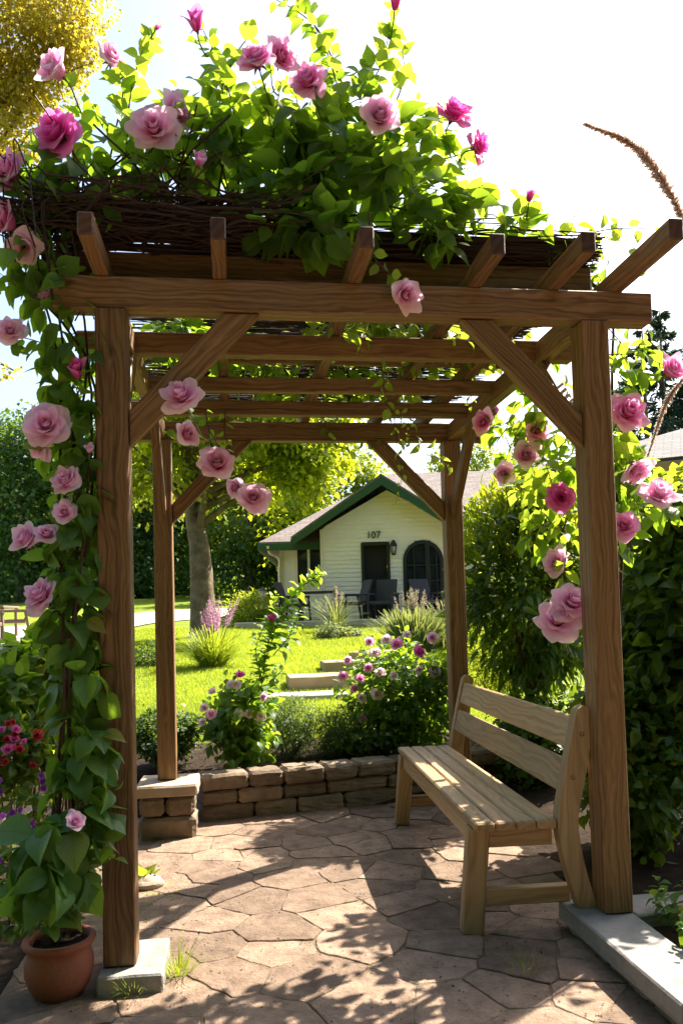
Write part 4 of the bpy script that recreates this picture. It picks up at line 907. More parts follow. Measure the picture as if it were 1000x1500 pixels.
for k, (u, v) in enumerate(pk_spots):
    y = 0.55-0.0028*(v-1160); c = W(u, v, y)
    c[2] = max(c[2], 0.08)
    t = thing('pansy_plant', pk_lab[k], 'pansies', (c[0], c[1], float(ground_z(c[0], c[1]))), 'pansies in the left bed'); mb = MB()
    clump(mb, OVATE2, c-np.array([0, 0, .03]), (.10, .09, .07), 70, .04, .2); mb.obj('foliage', M['shrub'] if k % 2 else M['rose_leaf'], t)
    for q in range(6):
        p = c+np.array([rng.normal(0, .05), -0.05+rng.normal(0, .04), rng.uniform(.02, .08)]); mb = MB(); f = nrm(face(rng.normal(0, .3), .5)); a1 = nrm(np.cross(f, [0, 0, 1.])); a2 = np.cross(a1, f)
        an = np.arange(5)*1.2566+rng.random(); D = np.cos(an)[:, None]*a1+np.sin(an)[:, None]*a2+f*0.15
        put_leaves(mb, leaf_template(3, 0.5, 0.1, 0.2, 1.1), np.repeat(p[None], 5, 0), D, np.repeat(f[None], 5, 0)+rand_dir(5)*.1, 0.016, 0, rng.random(5)); mb.obj('blossom', PET['V' if rng.random() < .8 else 'W'], t)

# tufts and weeds between the stones
def tuft(name, label, cat, c, h, n, lm, spread=0.5, w=None, group=None, spikes=0, sm=None, sh=1.5, rad=0.03, spl=0.3):
    c = np.asarray(c, float); t = thing(name, label, cat, c, group); mb = MB(); a = rng.uniform(0, 6.28, n); s = np.abs(rng.normal(0, spread, n))
    D = np.stack([np.cos(a)*s, np.sin(a)*s, np.ones(n)], 1); P = c+np.stack([np.cos(a), np.sin(a), np.zeros(n)], 1)*rad*np.sqrt(rng.random((n, 1)))
    N = np.stack([-np.cos(a), -np.sin(a), np.full(n, 0.4)], 1)
    put_leaves(mb, w or BLADE, P, D, -N*-1, h*rng.uniform(0.5, 1.05, n), 0); mb.obj('foliage', lm, t)
    for k in range(spikes):
        a_ = rng.uniform(0, 6.28); s_2 = abs(rng.normal(0, spread*0.36)); top = c+np.array([math.cos(a_)*s_2, math.sin(a_)*s_2, 1])*h*sh*rng.uniform(.75, 1.05); C = spline([c, (c+top)/2+np.array([0, 0, .03*h]), top], 14)
        sb = MB(); tube(sb, C, np.linspace(.004, .002, 14)*max(1, h*1.5), 4, m=0)
        q = 150; f = rng.uniform(1-spl, 1, q)*13; i = np.clip(f.astype(int), 0, 12); P = C[i]+(C[i+1]-C[i])*(f-i)[:, None]; D = rand_dir(q)+np.array([0, 0, .5])
        put_leaves(sb, FINE, P, D, rand_dir(q), h*0.075*rng.uniform(.6, 1.2, q)*np.interp(f/13, [1-spl, 1-spl*.7, 1], [.8, 1, .5]), 1); sb.obj('flower_spike', [M['stem'], sm], t)
    return t
tuft('weed_tuft', 'grass weeds growing at the right edge of the stone slab', 'weeds', WZ(262, 1425, 0), 0.10, 130, M['blade'], .7, rad=.05)
tuft('weed_tuft', 'grass weeds in front of the stone slab', 'weeds', WZ(195, 1452, 0), 0.085, 90, M['blade'], .8, rad=.05)
tuft('weed_tuft', 'small grass weeds in a patio joint near the watered edge of the planter', 'weeds', WZ(770, 1420, 0), 0.06, 60, M['blade'], .8, rad=.06)['label'] = 'small grass weeds in a patio joint left of the raised planter'
tuft('leafy_weed', 'bright broad leaved weed beside the small rock behind the left front post', 'weeds', WZ(208, 1290, 0.02), 0.085, 26, M['rose_leaf_pale'], .8, OVATE2)
mb = MB(); k = 700; P = np.array([WZ(rng.uniform(215, 270)+rng.normal(0, 10), rng.uniform(1290, 1390), 0) for _ in range(k)]); P[:, 2] = -0.008
put_leaves(mb, CARD, P, rand_dir(k)*np.array([1, 1, .2])+np.array([0, 0, .7]), rand_dir(k)+np.array([0, 0, 1]), 0.010*rng.uniform(.5, 1.5, k), 0)
k = 2200; P = np.stack([rng.uniform(-.2, 1.7, k), rng.uniform(-.7, 2.1, k), np.full(k, .002)], 1); put_leaves(mb, CARD, P, rand_dir(k)*np.array([1, 1, .15]), rand_dir(k)*.3+np.array([0, 0, 1]), 0.0075*rng.uniform(.4, 1.6, k), 1)
tag(mb.obj('moss_and_leaf_litter', [M['blade'], M['cane']]), 'tiny moss sprigs and dry leaf crumbs scattered over the patio stones', 'litter', None, 'stuff')

# ------------------------------------------------------------------ lawn
tuft('salvia_clump', 'grassy clump with tall purple pink flower spikes in front of the lawn tree', 'flower clump', T(312, 978), 0.60, 800, M['blade'], .55, rad=.18, spikes=26, sm=M['spike'], sh=1.65, spl=.40)
tuft('salvia_clump', 'pale flowered grass clump in the lawn before the cream house', 'flower clump', T(492, 927), 0.85, 160, M['sage'], .4, rad=.10, spikes=12, sm=M['spike_w'], sh=1.15, spl=.4)
c = T(484, 936); bush('ball_shrub', 'small rounded grey green ball shrub in the lawn', 'shrub', c+np.array([0, 0, .13]), (.27, .25, .15), 1500, .05, M['sage'], SMALL, 30, hollow=.6)
c = T(513, 934); bush('mound_shrub', 'small flat mound plant right of the ball shrub', 'shrub', c+np.array([0, 0, .09]), (.22, .2, .10), 900, .05, M['sage'], SMALL, 24, hollow=.6)
c = T(605, 955); tuft('rosemary_bush', 'tall pale spiky bush on the lawn behind the pink rose bush', 'bush', c, 0.72, 900, M['sage'], .42, leaf_template(3, .026, .3, .12, .7), rad=.34, spikes=34, sm=M['spike_w'], sh=1.4, spl=.55)
c = T(660, 950); tuft('rosemary_bush', 'wispy pale grass behind the right back post', 'bush', c, 0.8, 300, M['sage'], .5, BLADE, rad=.3, spikes=14, sm=M['spike_w'], sh=1.15, spl=.5)
c = T(372, 916); bush('flower_bush', 'yellow green bush with pink flower tips right of the lawn tree', 'bush', c+np.array([0, 0, .38]), (.75, .5, .45), 3500, .10, M['shrub_b'], LANCE, 60, hollow=.3, up=.2)
c = T(216, 975); bush('low_shrub', 'small dark grassy shrub on the lawn left of the left back post', 'shrub', c+np.array([0, 0, .12]), (.27, .25, .18), 1100, .08, M['box'], LANCE, 30, up=.1)
# grass blades on the near lawn
k = 210000; d_ = 6.2+13*rng.random(k)**1.35; u_ = rng.uniform(190, 730, k)
P = CAM+ (Fw+Rt*((u_-500)/FPX)[:, None])*d_[:, None]; P[:, 2] = lawn_z(P[:, 0], P[:, 1])
ok = P[:, 1] > 3.6; P = P[ok]; k = len(P)
mb = MB(); V0 = np.array([(-.5, 0, 0), (.5, 0, 0), (.12, 1, 0), (-.12, 1, 0)]); a = rng.uniform(0, 6.28, k); h = (0.022+0.026*rng.random(k))*np.interp(P[:, 1], [3.6, 10, 20], [.8, 1.1, 1.5]); wd_ = np.interp(P[:, 1], [3.6, 10, 20], [.004, .009, .018]); ln = rng.normal(0, .45, (k, 2))
X_ = np.stack([np.cos(a), np.sin(a), np.zeros(k)], 1); U_ = np.stack([ln[:, 0], ln[:, 1], np.ones(k)], 1)
V = P[:, None]+V0[None, :, 0:1]*X_[:, None]*wd_[:, None, None]+V0[None, :, 1:2]*U_[:, None]*h[:, None, None]
mb.add(V.reshape(-1, 3), np.arange(4*k).reshape(-1, 4), None, np.repeat(np.clip(0.45+0.22*np.sin(P[:, 0]*1.7+np.sin(P[:, 1]*1.1))+0.18*np.sin(P[:, 1]*2.3+P[:, 0])+rng.normal(0, .22, k), 0, 0.95)+(rng.random(k) < .02)*0.1, 4)); tag(mb.obj('grass', M['blade']), 'sunlit yellow green mown lawn grass', 'grass', None, 'stuff')

# stone steps set into the lawn
for (u, v, w, dp, hh), lab in zip([(447, 1026, .92, .42, .05), (470, 1012, .70, .55, .16), (514, 988, .70, .45, .17), (552, 973, .68, .45, .18)],
        ['flat pale paving slab at the foot of the stone steps', 'lowest raised sandstone step in the lawn', 'middle sandstone step in the lawn', 'topmost sandstone step behind the pink rose bush']):
    c = T(u, v); mb = MB(); bevel_box(mb, c+np.array([0, dp/2, hh/2-.03]), np.eye(3), (w/2, dp/2, hh/2+.03), .012, 0, None, .5, .003)
    tag(mb.obj('stone_step', M['step'] if hh > .1 else M['concrete'], None, c), lab, 'step', 'stone steps in the lawn')
# concrete path across the left lawn
def sheet(name, poly, m, dz=0.012):
    a, b = [np.array([T(*q) for q in s]) for s in poly]; a = spline(a, 40); b = spline(b, 40); V = []
    for t in np.linspace(0, 1, 8): V.append(a*(1-t)+b*t)
    V = np.array(V); V[..., 2] = lawn_z(V[..., 0], V[..., 1])+dz; i, j = np.meshgrid(np.arange(7), np.arange(39), indexing='ij')
    mb = MB(); mb.add(V.reshape(-1, 3), np.stack([i*40+j, i*40+j+1, (i+1)*40+j+1, (i+1)*40+j], 2).reshape(-1, 4), None, .5)
    return tag(mb.obj(name, m), kind='structure')
sheet('path', ([(-90, 975), (0, 957), (60, 945), (150, 930), (240, 912), (300, 906), (360, 903)], [(-90, 925), (0, 921), (60, 914), (150, 903), (240, 896), (300, 893), (360, 892)]), M['concrete'], .03)
# lantern on a short post
c = T(385, 898); lt = thing('garden_lantern', 'small white wire lantern on a short post by the flower bush', 'lantern', c); h0 = dist(c)/FPX
mb = MB(); tube(mb, [c, c+np.array([0, 0, 14*h0])], .02, 8); mb.obj('post', M['trim'], lt)
mb = MB(); b = c+np.array([0, 0, 14*h0]); w = 6*h0; hh = 18*h0
for k in range(8):
    a = k*.785; q = b+np.array([math.cos(a)*w, math.sin(a)*w, 0]); tube(mb, [q, q+np.array([0, 0, hh])], .008, 4)
for z in (0, .5, 1): tube(mb, [b+np.array([math.cos(a)*w, math.sin(a)*w, z*hh]) for a in np.linspace(0, 6.28, 17)], .010, 4)
mb.obj('cage', M['trim'], lt); mb = MB(); lathe(mb, [(0, 0), (w*.75, 0), (w*.75, hh*.95), (0, hh*.95)], b, 12); mb.obj('glass', M['lampglass'], lt)
mb = MB(); lathe(mb, [(w*1.3, hh), (w*1.2, hh+.03), (.02, hh+w*.9), (0.0, hh+w*1.0)], b, 12); mb.obj('lid', M['wicker'], lt)

# ------------------------------------------------------------------ plume grass at the right edge
pgc = np.array([2.75, 0.75, 0.0]); pgt = thing('plume_grass', 'tall plume grass arching in from the right edge with two feathery seed heads', 'grass plant', pgc)
for pts in ([(1030, 480), (1012, 370), (985, 290), (930, 215), (856, 181)], [(1040, 470), (1005, 545), (975, 590), (948, 668)]):
    Q = [W(u, v, 0.62) for u, v in pts]; C = spline([pgc, pgc+np.array([.1, -.05, 1.3])]+Q, 60); sb = MB(); tube(sb, C, np.linspace(.007, .002, 60), 5, m=0)
    q = 2600 if pts[0][0] == 1030 else 1500; s0 = 34 if pts[0][0] == 1030 else 36; f = rng.uniform(s0, 59, q); i = f.astype(int).clip(0, 58); P = C[i]+(C[i+1]-C[i])*(f-i)[:, None]; tg = nrm(C[i+1]-C[i])
    put_leaves(sb, FINE, P, tg*.9+rand_dir(q)*.8+np.array([0, 0, -.3]), rand_dir(q), (0.046 if pts[0][0] == 1030 else 0.030)*rng.uniform(.5, 1.2, q)*np.interp(f, [s0, s0+8, 59], [.6, 1, .45]), 1); sb.obj('seed_head', [M['cane'], M['plume']], pgt)

# ================================================================== TREES
def tree(name, label, cat, base, top, trunk_r, crown, lm, size, tm=CARD, group=None, lean=(0, 0), fork=0.45, limbs=9, lm2=None, bark='bark', up=.8, droop=.3):
    """crown: list of (centre, radii, leaves, lumps)"""
    base = np.asarray(base, float); t = thing(name, label, cat, base, group); sb = MB(); H_ = top-base[2]
    P = spline([base-np.array([0, 0, .15]), base+np.array([lean[0]*.3, lean[1]*.3, H_*.25]), base+np.array([lean[0], lean[1], H_*fork]), base+np.array([lean[0]*1.3, lean[1], H_*.85])], 18)
    rr = np.interp(np.linspace(0, 1, 18), [0, .06, .15, .5, 1], [1.5, 1.15, 1, .7, .15])*trunk_r; tube(sb, P, rr, 12, .5, wob=.05)
    mb = MB()
    for ci, (c, r, n, lump) in enumerate(crown):
        clump(mb, tm, c, r, n, size, .25, up, .6, droop, 1 if (lm2 and ci % 2) else 0, lump)
        for q in range(max(1, limbs//len(crown))):
            s0 = P[rng.integers(7, 15)]; e_ = np.asarray(c)+rand_dir(1)[0]*np.asarray(r)*.7; tube(sb, spline([s0, (s0*.6+e_*.4)+np.array([0, 0, -.04*H_*0+.1]), e_], 9), np.linspace(trunk_r*.36, trunk_r*.06, 9), 7, .5, wob=.05, cap=False)
    for k, v in enumerate(mb.V): mb.V[k][:, 2] = np.maximum(v[:, 2], ground_z(v[:, 0], v[:, 1])+.02)
    sb.obj('trunk', M[bark], t); mb.obj('crown', [lm, lm2 or lm], t); return t
def cl(u, v, d, ru, rv, rd, n, lump): c = DP(u, v, d); s = d/FPX; return (c, (ru*s, rd, rv*s), n, lump)
b = T(300, 934); dm = dist(b); print('maple at', b, dm)
tree('lawn_tree', 'sunlit maple tree with a thick grey trunk in the middle of the lawn', 'tree', b, b[2]+7.5, 18*dm/FPX,
     [cl(u, v, dm+o, ru, rv, rd, n, lp) for u, v, o, ru, rv, rd, n, lp in [(300, 600, 0, 120, 75, 1.6, 4200, 60), (390, 610, -.6, 90, 70, 1.2, 3400, 50), (440, 650, -.3, 70, 60, 1.0, 2400, 40), (440, 690, -.5, 38, 40, .6, 1000, 22), (385, 710, .5, 45, 40, .8, 1100, 24), (270, 690, .8, 80, 60, 1.2, 2200, 40),
      (230, 620, .3, 70, 80, 1.2, 2000, 36), (330, 500, 0, 110, 60, 1.8, 3000, 50), (420, 540, 0, 80, 50, 1.3, 1800, 34), (490, 610, .4, 45, 45, .7, 1100, 22), (490, 660, .6, 38, 32, .6, 800, 18), (210, 700, .6, 30, 40, .5, 500, 12)]],
     M['maple'], .15, SMALL, lean=(-.25, 0), fork=.4, limbs=28, lm2=M['shrub_b'])
d0 = 13.5; c0 = DP(-210, 950, d0); c0[2] = float(ground_z(c0[0], c0[1]))
tree('yellow_tree', 'tall yellow leaved tree filling the upper left corner against the sky', 'tree', c0, 13.5, .2,
     [cl(u, v, d0+o, ru, rv, rd, n, lp) for u, v, o, ru, rv, rd, n, lp in [(20, 60, 0, 90, 70, 1.0, 4200, 60), (100, 30, -.2, 60, 50, .7, 2200, 36), (50, 140, .2, 60, 50, .7, 2400, 36), (20, 200, 0, 45, 30, .5, 1000, 20), (-40, 110, .2, 90, 110, 1.2, 3600, 50), (115, 95, .3, 35, 30, .4, 600, 14), (-90, 20, 0, 90, 90, 1.2, 2400, 40), (10, 546, -.8, 24, 6, .15, 70, 5), (40, -40, 0, 120, 60, 1.2, 2500, 40)]],
     M['yellow'], .085, SMALL, lean=(1.1, 0), fork=.6, limbs=26)
wl = ['dark green forest tree at the far left edge', 'round topped forest tree behind the wicker chairs', 'tall forest tree left of the left front post', 'forest tree just behind the left front post', 'dark forest tree left of the lawn tree trunk', 'dark forest tree behind the lawn tree trunk', 'dark forest tree right of the lawn tree trunk', 'shaded forest tree beside the left end of the cream house']
for k, (u, vt, d) in enumerate([(-35, 585, 40), (30, 590, 38), (95, 578, 42), (150, 600, 39), (215, 610, 41), (290, 620, 43), (365, 640, 40), (425, 660, 41)]):
    b = DP(u, 880, d); b[2] = float(ground_z(b[0], b[1])); zt = DP(u, vt, d)[2]; hh = zt-b[2]
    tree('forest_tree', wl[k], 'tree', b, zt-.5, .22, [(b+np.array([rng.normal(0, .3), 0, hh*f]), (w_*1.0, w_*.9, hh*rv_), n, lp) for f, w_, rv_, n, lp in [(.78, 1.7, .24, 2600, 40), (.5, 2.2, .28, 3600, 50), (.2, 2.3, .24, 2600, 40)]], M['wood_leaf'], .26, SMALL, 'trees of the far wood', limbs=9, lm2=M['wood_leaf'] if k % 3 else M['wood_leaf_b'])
wl = ['bright sunlit tree rising behind the left roof of the cream house', 'pale green tree rising behind the roof peak', 'bright tree between the roof peak and the right back post', 'pale distant tree behind the right back post', 'pale distant tree above the grey hip roof', 'tree behind the grey hip roof seen between the right posts']
for k, (u, vt, d) in enumerate([(450, 640, 36), (510, 668, 38), (570, 690, 40), (640, 655, 46), (705, 640, 50), (770, 640, 48)]):
    b = DP(u, 870, d); b[2] = float(ground_z(b[0], b[1])); zt = DP(u, vt, d)[2]; hh = zt-b[2]
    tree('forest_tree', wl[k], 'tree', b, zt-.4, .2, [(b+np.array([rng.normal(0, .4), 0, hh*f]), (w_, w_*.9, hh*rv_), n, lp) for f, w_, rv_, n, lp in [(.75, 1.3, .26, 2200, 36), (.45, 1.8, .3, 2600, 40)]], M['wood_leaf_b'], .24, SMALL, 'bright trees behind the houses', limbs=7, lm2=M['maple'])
# the dark wood behind, one mesh with an added sky-blocking ring
mb = MB()
for k in range(46):
    u = -160+k*21+rng.normal(0, 6); d = rng.uniform(47, 55); b = DP(u, 860, d); b[2] = float(ground_z(b[0], b[1])); hh = rng.uniform(6, 9)
    if u > 420: hh *= .65
    clump(mb, SMALL, b+np.array([0, 0, hh*.45]), (2.4, 1.6, hh*.55), 900, .5, .2, lump=24)
for k in range(58):                     # unseen tree ring added behind the viewer to cut sky fill
    rr_ = rng.uniform(11, 14); b = np.array([0.5+rr_*math.sin(R(100+k*175/57)), -2+rr_*math.cos(R(100+k*175/57)), 0.0]); hh = rng.uniform(11, 14)
    clump(mb, SMALL, b+np.array([0, 0, hh*.5]), (1.6, 1.6, hh*.55), 1500, .75, .4, lump=30)
tag(mb.obj('woods', M['wood_leaf']), 'dark dense woodland behind the lawn with an added unseen ring blocking sky light', 'woods', None, 'stuff')
# conifers
def conifer(u, vt, d, w, lab):
    b = DP(u, 870, d); b[2] = float(ground_z(b[0], b[1])); zt = DP(u, vt, d)[2]; t = thing('conifer_tree', lab, 'tree', b, 'conifers on the right'); hh = zt-b[2]
    sb = MB(); tube(sb, [b, b+np.array([0, 0, hh])], [.2, .02], 8, .5); sb.obj('trunk', M['bark'], t); mb = MB()
    for k in range(230):
        f = rng.random()**.8; z = b[2]+hh*(1-f*.9); L = w*(f**.8)*rng.uniform(.6, 1.1)+.1; a = rng.uniform(0, 6.28); dr = np.array([math.cos(a), math.sin(a), -.28+.25*(1-f)]); C = spline([(b[0], b[1], z), np.array([b[0], b[1], z])+dr*L*.6, np.array([b[0], b[1], z])+dr*L+np.array([0, 0, .10*L])], 9)
        q = 60; s = rng.uniform(.15, 1, q)*8; i = s.astype(int).clip(0, 7); P = C[i]+(C[i+1]-C[i])*(s-i)[:, None]; put_leaves(mb, FINE, P, dr+rand_dir(q)*.7+np.array([0, 0, -.2]), rand_dir(q)+np.array([0, 0, 1]), .34*rng.uniform(.6, 1.2, q))
    mb.obj('crown', M['conifer'], t)
conifer(957, 475, 30, 2.6, 'shorter dark spruce left of the tallest spruce on the right'); conifer(984, 447, 31, 2.4, 'tallest dark spruce near the right edge'); conifer(908, 560, 34, 2.2, 'dark spruce half hidden behind the right front post'); conifer(1035, 500, 30, 2.4, 'dark spruce cut by the right edge')
#%%HOUSES
# ================================================================== HOUSES
class Frame:
    def __init__(s, o, yaw): s.o = np.asarray(o, float); s.x = np.array([math.cos(yaw), -math.sin(yaw), 0]); s.y = np.array([math.sin(yaw), math.cos(yaw), 0]); s.A = np.array([s.x, s.y, (0, 0, 1.)])
    def __call__(s, P): P = np.asarray(P, float); return s.o+P @ s.A
    def box(s, mb, lo, hi, bev=.01, m=0, rn=.5): lo = np.asarray(lo, float); hi = np.asarray(hi, float); return bevel_box(mb, s((lo+hi)/2), s.A, tuple((hi-lo)/2), bev, m, None, rn)
def siding(mb, fr, span, y, z0, z1, holes=(), row=.115, axis='x', rn=None):
    """lapped boards on a wall facing -y; span(z) -> x range; holes: list of f(z) -> (x0, x1) or None"""
    z = z0
    while z < z1-1e-4:
        za, zb = z, min(z+row, z1); zm = (za+zb)/2; lo_a, hi_a = span(za); lo_b, hi_b = span(zb); segs = [(lo_a, hi_a, lo_b, hi_b)]
        for h in holes:
            q = h(zm)
            if not q: continue
            ns = []
            for a, b, c, d in segs:
                if q[1] <= a or q[0] >= b: ns.append((a, b, c, d)); continue
                if q[0] > a+.01: ns.append((a, q[0], min(c, q[0]-.001), q[0]))
                if q[1] < b-.01: ns.append((q[1], b, q[1], max(d, q[1]+.001)))
            segs = ns
        for a, b, c, d in segs:
            V = [(a, y-.022, za), (b, y-.022, za), (d, y-.004, zb), (c, y-.004, zb), (a, y, za), (b, y, za)]
            if axis == 'y': V = [(v[1], v[0], v[2]) for v in V]
            mb.add(fr(V), [[0, 1, 2, 3], [4, 5, 1, 0]] if axis == 'x' else [[3, 2, 1, 0], [0, 1, 5, 4]], None, .5, 0, False)
        z = zb
def slab(mb, fr, q, t=.1, m=0):
    """roof slab from four corners (eave left, eave right, ridge right, ridge left), uv in metres"""
    q = np.asarray(q, float); n = nrm(np.cross(q[1]-q[0], q[3]-q[0])) if len(q) > 3 else nrm(np.cross(q[1]-q[0], q[2]-q[0])); n = n if n[2] > 0 else -n
    ex = nrm(q[1]-q[0]); ey = nrm(np.cross(n, ex)); uv = np.stack([(q-q[0]) @ ex, (q-q[0]) @ ey], 1); B = q-n*t; k = len(q)
    mb.add(fr(q), np.arange(k), uv, .5, m, False); mb.add(fr(B), np.arange(k)[::-1], uv, .5, m, False)
    for i in range(k):
        j = (i+1) % k; mb.add(fr([q[i], B[i], B[j], q[j]]), [0, 1, 2, 3], None, .5, m, False)
HD = 21.0; fw2 = np.array([math.sin(YAW), math.cos(YAW), 0]); ho = np.array([CAM[0], CAM[1], 0])+fw2*HD; hf = Frame(ho, YAW)
hs_ = FPX/HD
def hx(u): return (u-500)/hs_
def hz(v, u=540): return 1.19+(910.7-.0273*(u-500)-v)/hs_
zb = hz(906.5, 550)
hs = thing('house', 'cream clapboard house number 107 with green gable fascia', 'house', hf((1.0, 0, zb)))
xl, xr, xp = hx(472), hx(668), hx(570); zap = hz(717, 563); slp = (zap-hz(774, 472))/(xp-xl)
span = lambda z: (xl, xr) if z < zap-slp*(xp-xl) else (xp-(zap-z)/slp, xp+(zap-z)/slp)
dx0, dx1, dz1 = hx(531), hx(571), hz(795, 551)
ax0, ax1 = hx(592), hx(649); acx = (ax0+ax1)/2; az = hz(822, 600); arise = hz(792, 620)-az
def arch(z): 
    if z < az: return (ax0, ax1)
    t = (z-az)/arise
    return None if t >= 1 else (acx-(ax1-ax0)/2*math.sqrt(1-t*t), acx+(ax1-ax0)/2*math.sqrt(1-t*t))
mb = MB(); siding(mb, hf, span, 0, zb-.25, zap-.001, [lambda z: (dx0, dx1) if z < dz1 else None, arch])
siding(mb, hf, lambda z: (0.0, 1.2), xl, zb-.25, zap-slp*(xp-xl), axis='y'); mb.obj('gable_wall', M['siding'], hs)
mb = MB(); hf.box(mb, (xl-.03, -.03, zb-.25), (xl+.07, .03, zap-slp*(xp-xl)-.02)); mb.obj('corner_board', M['trim'], hs)
wl_, wr_ = (413-500)/52.2, 7.2; wz = 3.44
w0, w1, wz0, wz1 = (435-500)/52.2, (471-500)/52.2, 1.19+(912-856)/52.2, 1.19+(912-803)/52.2
mb = MB(); siding(mb, hf, lambda z: (wl_, xl+.05), 1.2, zb-.25, wz+.1, [lambda z: (w0, w1) if wz0 < z < wz1 else None]); siding(mb, hf, lambda z: (1.2, 8.0), wl_, zb-.25, wz+.1, axis='y'); mb.obj('wing_wall', M['siding'], hs)
mb = MB(); siding(mb, hf, lambda z: (xr-.05, wr_), 1.2, zb-.25, wz+.1); mb.obj('wing_wall', M['siding'], hs)
mb = MB(); hf.box(mb, (wl_-.03, 1.165, zb-.25), (wl_+.07, 1.22, wz)); mb.obj('corner_board', M['trim'], hs)
# roofs
ey0, ry, rz, ex0, ex1 = 0.75, 4.75, 6.0, -2.25, 8.6
E1, E2 = (ex0, ey0, wz), (ex1, ey0, wz); R1, R2 = (ex0+4.0, ry, rz), (ex1-3.6, ry, rz); E3, E4 = (ex0, 8.75, wz), (ex1, 8.75, wz)
mb = MB(); slab(mb, hf, [E1, E2, R2, R1]); slab(mb, hf, [E3, E1, R1]); slab(mb, hf, [E2, E4, R2]); slab(mb, hf, [E4, E3, R1, R2]); mb.obj('roof', M['shingle'], hs)
mb = MB(); gy0, gy1 = -.62, 3.6; grx, grz = hx(561), hz(699, 552); gl = hx(429); gz_ = hz(790, 429); gs = (grz-gz_)/(grx-gl); gr = 2*grx-gl
slab(mb, hf, [(gl, gy0, gz_), (gl, gy1, gz_), (grx, gy1, grz), (grx, gy0, grz)], .05); slab(mb, hf, [(gr, gy1, gz_), (gr, gy0, gz_), (grx, gy0, grz), (grx, gy1, grz)], .05); mb.obj('gable_roof', M['shingle'], hs)
mb = MB()
for sgn, xe in ((1, gl), (-1, gr)):
    P = [(xe, gz_-.055), (grx, grz-.055), (grx, grz-.29), (xe, gz_-.225)]; extrude(mb, P if sgn > 0 else P[::-1], gy0+.01, gy0+.06, hf)
hf.box(mb, (ex0+.01, ey0-.03, wz-.24), (xl-.01, ey0+.02, wz-.03)); hf.box(mb, (gr, ey0-.03, wz-.24), (ex1-.01, ey0+.02, wz-.03)); hf.box(mb, (ex0-.03, ey0+.022, wz-.24), (ex0+.02, 8.7, wz-.03)); mb.obj('fascia', M['green'], hs)
mb = MB()
for sgn, xe in ((1, gl), (-1, gr)):
    P = [(xe, gz_-.10), (grx, grz-.10), (grx, grz-.16), (xe, gz_-.16)]; extrude(mb, P if sgn > 0 else P[::-1], gy0+.062, .05, hf)
hf.box(mb, (ex0+.03, ey0+.03, wz-.2), (xl-.02, 1.19, wz-.16)); hf.box(mb, (xr+.02, ey0+.03, wz-.2), (ex1-.05, 1.19, wz-.16)); mb.obj('soffit', M['soffit'], hs)
# door, french window, side window, lamp, number, downpipe
mb = MB(); fo = .055
for lo, hi in (((dx0-.02, -.05, zb), (dx0+fo, .08, dz1)), ((dx1-fo, -.05, zb), (dx1+.02, .08, dz1)), ((dx0+fo+.001, -.048, dz1-fo), (dx1-fo-.001, .078, dz1+.02))): hf.box(mb, lo, hi, .006)
df = mb.obj('door_frame', M['black'], hs); mb = MB(); V = [(dx0+fo, .12, zb), (dx1-fo, .12, zb), (dx1-fo, .12, dz1), (dx0+fo, .12, dz1)]; hf.box(mb, (dx0+fo, .12, zb), (dx1-fo, .16, dz1-fo)); mb.obj('doorway', M['inside'], hs)  # dark panel fills the opening, the shade indoors put into its colour
def ring(n=22, g=0.0):
    a = np.linspace(math.pi, 0, n); return [(ax0+g, zb)]+[(acx+((ax1-ax0)/2-g)*math.cos(t), az+(arise-g)*math.sin(t)) for t in a]+[(ax1-g, zb)]
mb = MB(); o_, i_ = ring(g=-.02), ring(g=.07); k = len(o_)
for q in range(k-1): 
    for (y0, y1) in ((-.05, .06),):
        A_ = [(o_[q][0], y0, o_[q][1]), (o_[q+1][0], y0, o_[q+1][1]), (i_[q+1][0], y0, i_[q+1][1]), (i_[q][0], y0, i_[q][1])]; B_ = [(p[0], y1, p[2]) for p in A_]
        mb.add(hf(A_+B_), [[0, 1, 2, 3], [7, 6, 5, 4], [3, 2, 6, 7], [1, 0, 4, 5]], None, .5, 0, False)
wf = mb.obj('french_window', M['black'], hs)
mb = MB(); mx_ = acx+.12
hf.box(mb, (mx_-.06, -.045, zb), (mx_+.06, .05, az+arise*.96), .006)
for x_ in (acx-.24, ): hf.box(mb, (x_-.016, -.02, zb), (x_+.016, .04, az+arise*.8), .004)
for x_ in (acx+.36,): hf.box(mb, (x_-.016, -.02, zb), (x_+.016, .04, az+arise*.55), .004)
for z_ in (zb+.12, zb+.55, zb+.98, zb+1.40): hf.box(mb, (ax0+.07, -.018, z_-.016), (mx_-.062, .038, z_+.016), .004); hf.box(mb, (mx_+.062, -.018, z_-.016), (ax1-.07, .038, z_+.016), .004)
mb.obj('glazing_bar', M['black'], wf)
mb = MB(); P = ring(g=.06); mb.add(hf([(p[0], .045, p[1]) for p in P]), np.arange(len(P)), None, .5, 0, False); mb.obj('pane', M['glass'], wf)
mb = MB(); hf.box(mb, (acx-.15, .5, zb+.4), (acx+.4, .54, zb+1.3)); mb.obj('interior', M['curtain'], wf)
mb = MB()
for lo, hi in (((w0-.04, 1.14, wz0-.04), (w1+.03, 1.22, wz0+.03)), ((w0-.04, 1.14, wz1-.03), (w1+.03, 1.22, wz1+.04)), ((w0-.04, 1.145, wz0+.03), (w0+.03, 1.215, wz1-.03)), (((w0+w1)/2-.035, 1.145, wz0+.03), ((w0+w1)/2+.035, 1.215, wz1-.03))): hf.box(mb, lo, hi, .004)
wn = mb.obj('side_window', M['trim'], hs); mb = MB(); hf.box(mb, (w0+.03, 1.2, wz0+.03), (w1+.03, 1.21, wz1-.03), .001); mb.obj('pane', M['glass'], wn)
